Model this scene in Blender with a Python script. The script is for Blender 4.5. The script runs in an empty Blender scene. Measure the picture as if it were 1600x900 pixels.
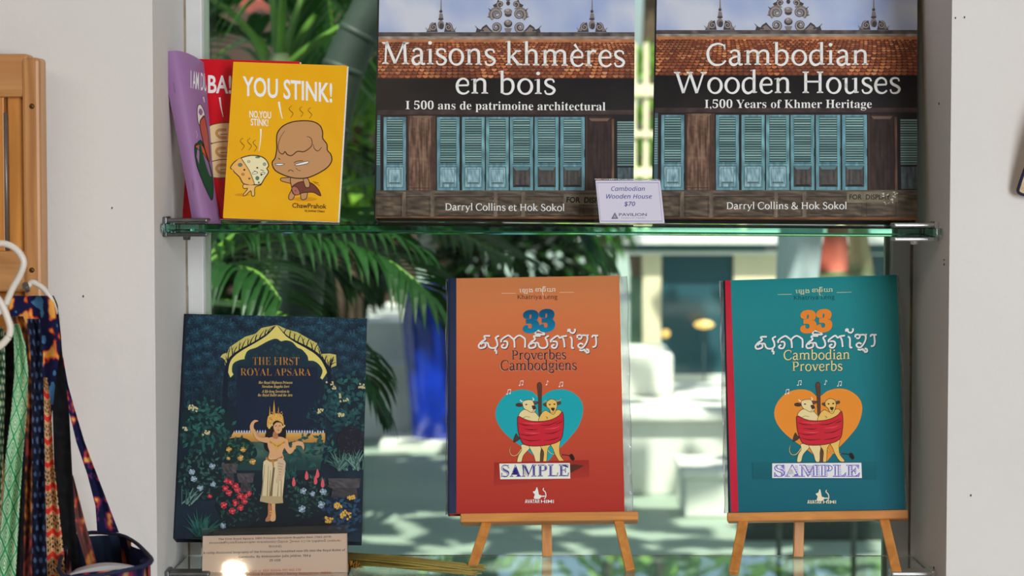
import bpy, bmesh, math, random
from mathutils import Vector, Matrix, noise

# ---------------------------------------------------------------- camera, light, exposure
S = bpy.context.scene
COL = S.collection
FPX, DIST, ZC = 3400.0, 1.9, 1.4
TH = math.atan((450 - 272) / FPX)
PS = math.atan(15 / math.hypot(FPX, 178))
RZ = Matrix.Rotation(PS, 3, 'Z')
AF = RZ @ Vector((0, math.cos(TH), -math.sin(TH)))
AU = RZ @ Vector((0, math.sin(TH), math.cos(TH)))
AR = RZ @ Vector((1, 0, 0))
CAM = Vector((0, -DIST, ZC))
cd = bpy.data.cameras.new('camera')
cam = bpy.data.objects.new('camera', cd)
COL.objects.link(cam)
M3 = Matrix((AR, AU, -AF)).transposed()
cam.matrix_world = Matrix.Translation(CAM) @ M3.to_4x4()
cd.sensor_width = 36.0
cd.lens = FPX / 1600 * 36
cd.clip_start = 0.05
cd.clip_end = 200
cd.dof.use_dof = True
cd.dof.focus_distance = 1.99
cd.dof.aperture_fstop = 11.0
S.camera = cam
S.view_settings.view_transform = 'Standard'
S.view_settings.look = 'None'
S.view_settings.gamma = 1.0
S.view_settings.use_curve_mapping = False
S.view_settings.exposure = 0.0

w = bpy.data.worlds.new('sky_world')
S.world = w
w.use_nodes = True
wt = w.node_tree
bg = wt.nodes['Background']
sky = wt.nodes.new('ShaderNodeTexSky')
sky.sky_type = 'NISHITA'
sky.sun_disc = False
sky.sun_elevation = math.radians(58)
sky.sun_rotation = math.radians(180)
sky.altitude = 50
sky.dust_density = 3.0
wt.links.new(sky.outputs[0], bg.inputs[0])
bg.inputs[1].default_value = 0.20


def lamp(name, kind, loc, aim, power, color, **kw):
    l = bpy.data.lights.new(name, kind)
    l.energy = power
    l.color = color
    for k, v in kw.items():
        setattr(l, k, v)
    o = bpy.data.objects.new(name, l)
    COL.objects.link(o)
    o.location = loc
    o.rotation_euler = (Vector(aim) - Vector(loc)).to_track_quat('-Z', 'Y').to_euler()
    return o


SUNX, SUNY, SUNZ = 0.10, 0.55, 1.0        # direction the sunlight travels (z downwards)
lamp('sun', 'SUN', (-1, -6, 12), (-1 + SUNX, -6 + SUNY, 12 - SUNZ), 8.0, (1.0, 0.95, 0.86), angle=math.radians(0.6))
lamp('room_daylight', 'AREA', (1.68, -3.9, 1.7), (0.0, 0, 1.25), 116.0, (0.915, 0.965, 1.0),
     shape='RECTANGLE', size=1.15, size_y=1.8)

lamp('room_fill', 'AREA', (-1.5, -2.3, 2.72), (-0.9, -0.6, 0.9), 15.0, (1.0, 0.88, 0.80),
     shape='RECTANGLE', size=1.2, size_y=1.0)


# ---------------------------------------------------------------- helpers
def ray(x, y):
    return AF * FPX + AR * (x - 800) - AU * (y - 450)


def at(x, y, Y):
    d = ray(x, y)
    return CAM + d * ((Y + DIST) / d.y)


def onz(x, y, z):
    d = ray(x, y)
    return CAM + d * ((z - ZC) / d.z)


def lin(c):
    c = c / 255.0
    return c / 12.92 if c <= 0.04045 else ((c + 0.055) / 1.055) ** 2.4


def L3(c, k=1.0):
    return tuple(min(0.92, lin(v) * k) for v in c)


MATS = {}


def mat(name, rgb=None, rough=0.5, metal=0.0, noise_amt=0.0, noise_scale=20.0, bump=0.0, bump_scale=60.0,
        attr=False, coat=0.0, k=1.0, stretch=(1, 1, 1), spec=0.5, coord='Object', transl=0.0):
    if name in MATS:
        return MATS[name]
    m = bpy.data.materials.new(name)
    m.use_nodes = True
    t = m.node_tree
    b = t.nodes['Principled BSDF']
    b.inputs['Roughness'].default_value = rough
    b.inputs['Metallic'].default_value = metal
    b.inputs['Specular IOR Level'].default_value = spec
    b.inputs['Coat Weight'].default_value = coat
    b.inputs['Coat Roughness'].default_value = 0.15
    if attr:
        a = t.nodes.new('ShaderNodeVertexColor')
        a.layer_name = 'Col'
        t.links.new(a.outputs[0], b.inputs['Base Color'])
    else:
        c = L3(rgb, k)
        b.inputs['Base Color'].default_value = (*c, 1)
        if noise_amt > 0:
            tc = t.nodes.new('ShaderNodeTexCoord')
            mp = t.nodes.new('ShaderNodeMapping')
            mp.inputs['Scale'].default_value = stretch
            t.links.new(tc.outputs[coord], mp.inputs[0])
            n = t.nodes.new('ShaderNodeTexNoise')
            n.inputs['Scale'].default_value = noise_scale
            n.inputs['Detail'].default_value = 6
            t.links.new(mp.outputs[0], n.inputs['Vector'])
            r = t.nodes.new('ShaderNodeValToRGB')
            r.color_ramp.elements[0].position = 0.3
            r.color_ramp.elements[1].position = 0.7
            r.color_ramp.elements[0].color = (*[v * (1 - noise_amt) for v in c], 1)
            r.color_ramp.elements[1].color = (*[min(0.95, v * (1 + noise_amt)) for v in c], 1)
            t.links.new(n.outputs[0], r.inputs[0])
            t.links.new(r.outputs[0], b.inputs['Base Color'])
    if bump > 0:
        tc2 = t.nodes.new('ShaderNodeTexCoord')
        n2 = t.nodes.new('ShaderNodeTexNoise')
        n2.inputs['Scale'].default_value = bump_scale
        n2.inputs['Detail'].default_value = 5
        t.links.new(tc2.outputs['Object'], n2.inputs['Vector'])
        bp = t.nodes.new('ShaderNodeBump')
        bp.inputs['Strength'].default_value = bump
        bp.inputs['Distance'].default_value = 0.004
        t.links.new(n2.outputs[0], bp.inputs['Height'])
        t.links.new(bp.outputs[0], b.inputs['Normal'])
    if transl > 0:
        tr = t.nodes.new('ShaderNodeBsdfTranslucent')
        src = b.inputs['Base Color'].links
        if src:
            t.links.new(src[0].from_socket, tr.inputs[0])
        else:
            tr.inputs[0].default_value = b.inputs['Base Color'].default_value
        mx = t.nodes.new('ShaderNodeMixShader')
        mx.inputs[0].default_value = transl
        t.links.new(b.outputs[0], mx.inputs[1])
        t.links.new(tr.outputs[0], mx.inputs[2])
        t.links.new(mx.outputs[0], t.nodes['Material Output'].inputs[0])
    MATS[name] = m
    return m


def clear_mat(name, tint, ior=1.45, rough=0.02):
    m = bpy.data.materials.new(name)
    m.use_nodes = True
    t = m.node_tree
    t.nodes.remove(t.nodes['Principled BSDF'])
    tr = t.nodes.new('ShaderNodeBsdfTransparent')
    tr.inputs[0].default_value = (*tint, 1)
    gl = t.nodes.new('ShaderNodeBsdfGlossy')
    gl.inputs['Roughness'].default_value = rough
    fr = t.nodes.new('ShaderNodeFresnel')
    fr.inputs[0].default_value = ior
    mx = t.nodes.new('ShaderNodeMixShader')
    t.links.new(fr.outputs[0], mx.inputs[0])
    t.links.new(tr.outputs[0], mx.inputs[1])
    t.links.new(gl.outputs[0], mx.inputs[2])
    t.links.new(mx.outputs[0], t.nodes['Material Output'].inputs[0])
    return m


def glass_mat(name, absorb, density):
    m = bpy.data.materials.new(name)
    m.use_nodes = True
    t = m.node_tree
    t.nodes.remove(t.nodes['Principled BSDF'])
    g = t.nodes.new('ShaderNodeBsdfGlass')
    g.inputs['IOR'].default_value = 1.5
    g.inputs['Roughness'].default_value = 0.0
    va = t.nodes.new('ShaderNodeVolumeAbsorption')
    va.inputs[0].default_value = (*absorb, 1)
    va.inputs[1].default_value = density
    t.links.new(g.outputs[0], t.nodes['Material Output'].inputs[0])
    t.links.new(va.outputs[0], t.nodes['Material Output'].inputs[1])
    return m


def wood_mat(name, rgb, rgb2, scale=14.0, axis=0, rough=0.42, k=1.1):
    if name in MATS:
        return MATS[name]
    m = bpy.data.materials.new(name)
    m.use_nodes = True
    t = m.node_tree
    b = t.nodes['Principled BSDF']
    b.inputs['Roughness'].default_value = rough
    tc = t.nodes.new('ShaderNodeTexCoord')
    mp = t.nodes.new('ShaderNodeMapping')
    s = [scale * 3, scale * 3, scale * 3]
    s[axis] = scale * 0.22
    mp.inputs['Scale'].default_value = s
    t.links.new(tc.outputs['Object'], mp.inputs[0])
    n = t.nodes.new('ShaderNodeTexNoise')
    n.inputs['Scale'].default_value = 2.5
    n.inputs['Detail'].default_value = 7
    n.inputs['Distortion'].default_value = 0.6
    t.links.new(mp.outputs[0], n.inputs['Vector'])
    r = t.nodes.new('ShaderNodeValToRGB')
    r.color_ramp.elements[0].position = 0.32
    r.color_ramp.elements[1].position = 0.68
    r.color_ramp.elements[0].color = (*L3(rgb2, k), 1)
    r.color_ramp.elements[1].color = (*L3(rgb, k), 1)
    t.links.new(n.outputs[0], r.inputs[0])
    t.links.new(r.outputs[0], b.inputs['Base Color'])
    MATS[name] = m
    return m


def link(name, me, parent=None, m=None, loc=None):
    o = bpy.data.objects.new(name, me)
    COL.objects.link(o)
    if m is not None:
        for x in (m if isinstance(m, (list, tuple)) else [m]):
            me.materials.append(x)
    if parent is not None:
        o.parent = parent
    if loc is not None:
        o.location = loc
    return o


def empty(name, loc=(0, 0, 0), mw=None):
    o = bpy.data.objects.new(name, None)
    COL.objects.link(o)
    o.empty_display_size = 0.02
    if mw is not None:
        o.matrix_world = mw
    else:
        o.location = loc
    return o


def tag(o, label, cat=None, group=None, kind=None):
    if label:
        o['label'] = label
    if cat:
        o['category'] = cat
    if group:
        o['group'] = group
    if kind:
        o['kind'] = kind
    return o


class MB:
    """collects simple shapes into one mesh"""

    def __init__(s):
        s.bm = bmesh.new()

    def box(s, lo, hi, bevel=0.0, M=None, seg=2):
        lo, hi = Vector(lo), Vector(hi)
        r = bmesh.ops.create_cube(s.bm, size=1.0)
        vs = r['verts']
        for v in vs:
            v.co = Vector(((lo[i] + hi[i]) / 2 + v.co[i] * (hi[i] - lo[i])) for i in range(3)) if False else \
                Vector([(lo[i] + hi[i]) / 2 + v.co[i] * (hi[i] - lo[i]) for i in range(3)])
        if bevel > 0:
            es = list({e for v in vs for e in v.link_edges})
            rr = bmesh.ops.bevel(s.bm, geom=es, offset=bevel, segments=seg, affect='EDGES', profile=0.5)
            vs = list({v for f in rr['faces'] for v in f.verts} | {v for v in vs if v.is_valid})
        if M is not None:
            for v in vs:
                v.co = M @ v.co
        return vs

    def bar(s, a, b, wx, wz, up=(0, -1, 0), bevel=0.0):
        """rectangular bar from a to b; wz along 'up'"""
        a, b, up = Vector(a), Vector(b), Vector(up)
        d = (b - a)
        ln = d.length
        d.normalize()
        x = up.cross(d).normalized()
        z = d.cross(x).normalized()
        M = Matrix((x, z, d)).transposed().to_4x4()
        M.translation = a
        return s.box((-wx / 2, -wz / 2, 0), (wx / 2, wz / 2, ln), bevel, M)

    def tube(s, pts, rad, seg=10, caps=True):
        pts = [Vector(p) for p in pts]
        n = len(pts)
        rs = rad if isinstance(rad, (list, tuple)) else [rad] * n
        rings = []
        prev = None
        for i, p in enumerate(pts):
            d = (pts[min(i + 1, n - 1)] - pts[max(i - 1, 0)]).normalized()
            if prev is None:
                a = d.orthogonal().normalized()
            else:
                a = (prev - d * prev.dot(d))
                a = a.normalized() if a.length > 1e-6 else d.orthogonal().normalized()
            prev = a
            b = d.cross(a)
            rings.append([s.bm.verts.new(p + (a * math.cos(2 * math.pi * k / seg) + b * math.sin(2 * math.pi * k / seg)) * rs[i])
                          for k in range(seg)])
        for i in range(n - 1):
            for k in range(seg):
                f = s.bm.faces.new((rings[i][k], rings[i][(k + 1) % seg], rings[i + 1][(k + 1) % seg], rings[i + 1][k]))
                f.smooth = True
        if caps:
            s.bm.faces.new(list(reversed(rings[0])))
            s.bm.faces.new(rings[-1])

    def lathe(s, prof, seg=40, M=None, cap=True):
        rings = []
        for r, z in prof:
            ring = []
            for k in range(seg):
                a = 2 * math.pi * k / seg
                p = Vector((r * math.cos(a), r * math.sin(a), z))
                ring.append(s.bm.verts.new(M @ p if M else p))
            rings.append(ring)
        for i in range(len(rings) - 1):
            for k in range(seg):
                f = s.bm.faces.new((rings[i][k], rings[i][(k + 1) % seg], rings[i + 1][(k + 1) % seg], rings[i + 1][k]))
                f.smooth = True
        if cap:
            s.bm.faces.new(list(reversed(rings[0])))
            s.bm.faces.new(rings[-1])

    def grid(s, fn, nu, nv, closed=False, smooth=True):
        vs = [[s.bm.verts.new(fn(i / nu, j / nv)) for j in range(nv + 1)] for i in range(nu + 1)]
        for i in range(nu):
            for j in range(nv):
                f = s.bm.faces.new((vs[i][j], vs[i + 1][j], vs[i + 1][j + 1], vs[i][j + 1]))
                f.smooth = smooth

    def build(s, name, m, parent=None, loc=None, recalc=True):
        if recalc:
            bmesh.ops.recalc_face_normals(s.bm, faces=s.bm.faces[:])
        me = bpy.data.meshes.new(name)
        s.bm.to_mesh(me)
        s.bm.free()
        return link(name, me, parent, m, loc)


def cr(pts, n=6, closed=False):
    """Catmull-Rom curve through points"""
    P = [Vector(p) for p in pts]
    N = len(P)
    out = []
    rng = range(N) if closed else range(N - 1)
    for i in rng:
        if closed:
            p0, p1, p2, p3 = P[i - 1], P[i], P[(i + 1) % N], P[(i + 2) % N]
        else:
            p0, p1, p2, p3 = P[max(i - 1, 0)], P[i], P[i + 1], P[min(i + 2, N - 1)]
        for k in range(n):
            t = k / n
            out.append(0.5 * ((2 * p1) + (p2 - p0) * t + (2 * p0 - 5 * p1 + 4 * p2 - p3) * t * t +
                              (3 * p1 - p0 - 3 * p2 + p3) * t ** 3))
    if not closed:
        out.append(P[-1])
    return out


# ---------------------------------------------------------------- lettering and printed artwork
MAP = {'serifb': (0x1D400, 0x1D41A, 0x1D7CE), 'serifi': (0x1D434, 0x1D44E, None), 'serifbi': (0x1D468, 0x1D482, None),
       'sansb': (0x1D5D4, 0x1D5EE, 0x1D7EC), 'sans': (0x1D5A0, 0x1D5BA, 0x1D7E2), 'sansi': (0x1D608, 0x1D622, 0x1D7E2),
       'plain': None}


def conv(s, style):
    mp = MAP[style]
    if mp is None:
        return s
    o = ''
    for ch in s:
        if 'A' <= ch <= 'Z':
            o += chr(mp[0] + ord(ch) - 65)
        elif 'a' <= ch <= 'z':
            o += '\u210e' if (style == 'serifi' and ch == 'h') else chr(mp[1] + ord(ch) - 97)
        elif '0' <= ch <= '9' and mp[2]:
            o += chr(mp[2] + ord(ch) - 48)
        else:
            o += ch
    return o


TXT = {}


def glyphs(s, style, off=0.0, res=3, space=1.0):
    key = (s, style, off, res, space)
    if key in TXT:
        return TXT[key]
    c = bpy.data.curves.new('lettering', 'FONT')
    c.body = conv(s, style)
    c.offset = off
    c.resolution_u = res
    c.space_character = space
    c.fill_mode = 'FRONT' if hasattr(c, 'fill_mode') else c.fill_mode
    o = bpy.data.objects.new('lettering', c)
    COL.objects.link(o)
    bpy.context.view_layer.update()
    me = bpy.data.meshes.new_from_object(o.evaluated_get(bpy.context.evaluated_depsgraph_get()))
    vs = [v.co.copy() for v in me.vertices]
    fs = [list(p.vertices) for p in me.polygons]
    bpy.data.objects.remove(o)
    bpy.data.curves.remove(c)
    bpy.data.meshes.remove(me)
    TXT[key] = (vs, fs)
    return TXT[key]


KA = 1.20     # print colour scale (photo value to albedo)


class Art:
    """flat print built from coloured faces, addressed in photo pixels mapped onto the sheet's plane"""
    STEP = 6e-6

    def __init__(s, mapf, z0=2e-5):
        s.map = mapf
        s.v, s.f, s.c = [], [], []
        s.z = z0

    def up(s, n=1):
        s.z += s.STEP * n

    def _add(s, pts, cols, faces=None):
        b = len(s.v)
        for p in pts:
            s.v.append(s.map(p[0], p[1], s.z))
        if faces is None:
            faces = [list(range(len(pts)))]
        for f in faces:
            s.f.append([b + i for i in f])
            for i in f:
                s.c.append(cols[i])

    def poly(s, pts, col, k=None, up=True):
        c = L3(col, k or KA)
        if up:
            s.up()
        s._add(pts, [c] * len(pts))

    def polyc(s, pts, fn, up=True):
        if up:
            s.up()
        s._add(pts, [L3(fn(p[0], p[1]), KA) for p in pts])

    def blob(s, pts, col, n=5, up=True):
        s.poly(cr([(p[0], p[1], 0) for p in pts], n, True), col, up=up)

    def rect(s, x0, y0, x1, y1, col, up=True):
        s.poly([(x0, y0), (x1, y0), (x1, y1), (x0, y1)], col, up=up)

    def ell(s, x, y, rx, ry, col, n=14, rot=0, up=True):
        c, q = math.cos(rot), math.sin(rot)
        s.poly([(x + rx * math.cos(a) * c - ry * math.sin(a) * q, y + rx * math.cos(a) * q + ry * math.sin(a) * c)
                for a in [2 * math.pi * i / n for i in range(n)]], col, up=up)

    def field(s, quad, nx, ny, fn, up=True):
        """quad = 4 corner px (TL,TR,BR,BL); fn(u,v,x,y)->rgb"""
        if up:
            s.up()
        q = [Vector((p[0], p[1])) for p in quad]
        pts, cols = [], []
        for j in range(ny + 1):
            for i in range(nx + 1):
                u, v = i / nx, j / ny
                p = (q[0] * (1 - u) + q[1] * u) * (1 - v) + (q[3] * (1 - u) + q[2] * u) * v
                pts.append(p)
                cols.append(L3(fn(u, v, p.x, p.y), KA))
        fs = [[j * (nx + 1) + i, j * (nx + 1) + i + 1, (j + 1) * (nx + 1) + i + 1, (j + 1) * (nx + 1) + i]
              for j in range(ny) for i in range(nx)]
        s._add(pts, cols, fs)

    def stroke(s, pts, wd, col, closed=False, smooth=0, up=True):
        P = [Vector((p[0], p[1], 0)) for p in pts]
        if smooth:
            P = cr(P, smooth, closed)
        n = len(P)
        ws = wd if isinstance(wd, (list, tuple)) else None
        L, R = [], []
        for i in range(n):
            if closed:
                d = P[(i + 1) % n] - P[i - 1]
            else:
                d = P[min(i + 1, n - 1)] - P[max(i - 1, 0)]
            if d.length < 1e-6:
                d = Vector((1, 0, 0))
            d.normalize()
            nn = Vector((-d.y, d.x, 0))
            if ws:
                t = i / max(1, n - 1) * (len(ws) - 1)
                a = int(min(len(ws) - 2, t))
                h = (ws[a] + (ws[a + 1] - ws[a]) * (t - a)) / 2
            else:
                h = wd / 2
            L.append(P[i] + nn * h)
            R.append(P[i] - nn * h)
        if up:
            s.up()
        pts2 = L + R
        fs = [[i, i + 1, n + i + 1, n + i] for i in range(n - 1)]
        if closed:
            fs.append([n - 1, 0, n, 2 * n - 1])
        c = L3(col, KA)
        s._add(pts2, [c] * len(pts2), fs)

    def shape(s, pts, col, line=(30, 20, 15), wd=1.5, n=5):
        s.blob(pts, col, n)
        s.stroke(pts, wd, line, True, n)

    def text(s, txt, x0, x1, base, cap, col, style='plain', off=0.0, slope=0.0, shear=0.0, fn=None, ref='H', res=3,
             space=1.0, up=True):
        vs, fs = glyphs(txt, style, off, res, space)
        if not vs:
            return
        rv, _ = glyphs(ref, style, off, res)
        hh = max(v.y for v in rv)
        mn, mx = min(v.x for v in vs), max(v.x for v in vs)
        sx, sy = (x1 - x0) / (mx - mn), cap / hh
        pts = []
        for v in vs:
            x = x0 + (v.x - mn) * sx
            y = base - v.y * sy + (x - x0) * slope
            pts.append((x + v.y * sy * shear, y))
        if up:
            s.up()
        c = L3(col, KA)
        cols = [L3(fn(p[0], p[1]), KA) for p in pts] if fn else [c] * len(pts)
        s._add(pts, cols, fs)

    def into(s, name, m, parent, extra=None):
        """mesh object from this art plus extra solid boxes [(verts, faces, rgb)]"""
        v, f, c = list(s.v), list(s.f), list(s.c)
        for ev, ef, rgb in (extra or []):
            b = len(v)
            v += ev
            cc = L3(rgb, KA)
            for fa in ef:
                f.append([b + i for i in fa])
                c += [cc] * len(fa)
        me = bpy.data.meshes.new(name)
        me.from_pydata([tuple(p) for p in v], [], f)
        a = me.color_attributes.new('Col', 'FLOAT_COLOR', 'CORNER')
        a.data.foreach_set('color', [q for t in c for q in (*t, 1.0)])
        me.update()
        return link(name, me, parent, m)


def boxgeo(lo, hi):
    x0, y0, z0 = lo
    x1, y1, z1 = hi
    v = [(x0, y0, z0), (x1, y0, z0), (x1, y1, z0), (x0, y1, z0), (x0, y0, z1), (x1, y0, z1), (x1, y1, z1), (x0, y1, z1)]
    f = [(0, 3, 2, 1), (4, 5, 6, 7), (0, 1, 5, 4), (1, 2, 6, 5), (2, 3, 7, 6), (3, 0, 4, 7)]
    return v, f


def nz(x, y, s=1.0, o=0.0):
    return noise.noise(Vector((x * s, y * s, o)))


def mixc(a, b, t):
    t = max(0.0, min(1.0, t))
    return tuple(a[i] + (b[i] - a[i]) * t for i in range(3))


class Sheet:
    """upright rectangle standing at depth Y0: root matrix at the middle of its foot, x along it, y up it, z to the viewer"""

    def __init__(s, corners, Y0, tilt, yaw):
        t, a = math.radians(tilt), math.radians(yaw)
        nrm = Matrix.Rotation(a, 3, 'Z') @ Vector((0, -math.cos(t), math.sin(t)))
        o = (at(*corners[2], Y0) + at(*corners[3], Y0)) / 2
        s.n, s.o = nrm, o
        p = [s.hit(*c) for c in corners]
        ex = (p[1] - p[0] + p[2] - p[3]).normalized()
        ey = (p[0] - p[3] + p[1] - p[2]).normalized()
        a1, b1 = (ex + ey).normalized(), (ex - ey).normalized()
        ex, ey = (a1 + b1) / math.sqrt(2), (a1 - b1) / math.sqrt(2)
        m = sum(p, Vector()) / 4
        s.w = ((p[1] - p[0]).dot(ex) + (p[2] - p[3]).dot(ex)) / 2
        s.h = ((p[0] - p[3]).dot(ey) + (p[1] - p[2]).dot(ey)) / 2
        s.org = m - ey * s.h / 2
        s.ex, s.ey = ex, ey
        M = Matrix((ex, ey, ex.cross(ey))).transposed().to_4x4()
        M.translation = s.org
        s.M = M

    def hit(s, x, y):
        d = ray(x, y)
        return CAM + d * ((s.o - CAM).dot(s.n) / d.dot(s.n))

    def uv(s, x, y):
        q = s.hit(x, y) - s.org
        return q.dot(s.ex), q.dot(s.ey)

    def mapf(s, x, y, z):
        u, v = s.uv(x, y)
        u = max(-s.w / 2, min(s.w / 2, u))
        v = max(0, min(s.h, v))
        return (u, v, z)

    def extend(s, h):
        s.h = h


PRINT = mat('printed_cover', attr=True, rough=0.45, spec=0.2, coat=0.03)
PAPER = mat('page_paper', (236, 228, 212), rough=0.8, k=0.9)


def pages_mat(name, rgb):
    """page edges: fine lines along the block"""
    return mat(name, rgb, rough=0.8, noise_amt=0.12, noise_scale=900, k=0.95)

# low-contrast book serif drawn from strokes: (advance, items)
SX, SA, ST_, HR = 0.46, 0.72, 0.086, 0.055


def _v(x, y0, y1, t=1, b=2, w=ST_):
    it = [('l', [(x, y0), (x, y1)], [w, w])]
    if t == 1:
        it.append(('p', [(x - w / 2, y1), (x - w / 2 - 0.06, y1 - 0.045), (x - w / 2 - 0.06, y1 - 0.02), (x + w / 2, y1 + 0.012)]))
    if t == 2:
        it.append(('b', x, y1))
    if b == 2:
        it.append(('b', x, y0))
    return it


def _l(p, w=(ST_, ST_), sm=True):
    return ('c' if sm else 'l', p, list(w))


def _arch(x):
    return [_l([(x, .30), (x + .05, .40), (x + .15, .455), (x + .25, .42), (x + .28, .33), (x + .28, .16), (x + .28, 0)], [HR, HR, .07, ST_, ST_, ST_]), ('b', x + .28, 0)]


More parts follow.
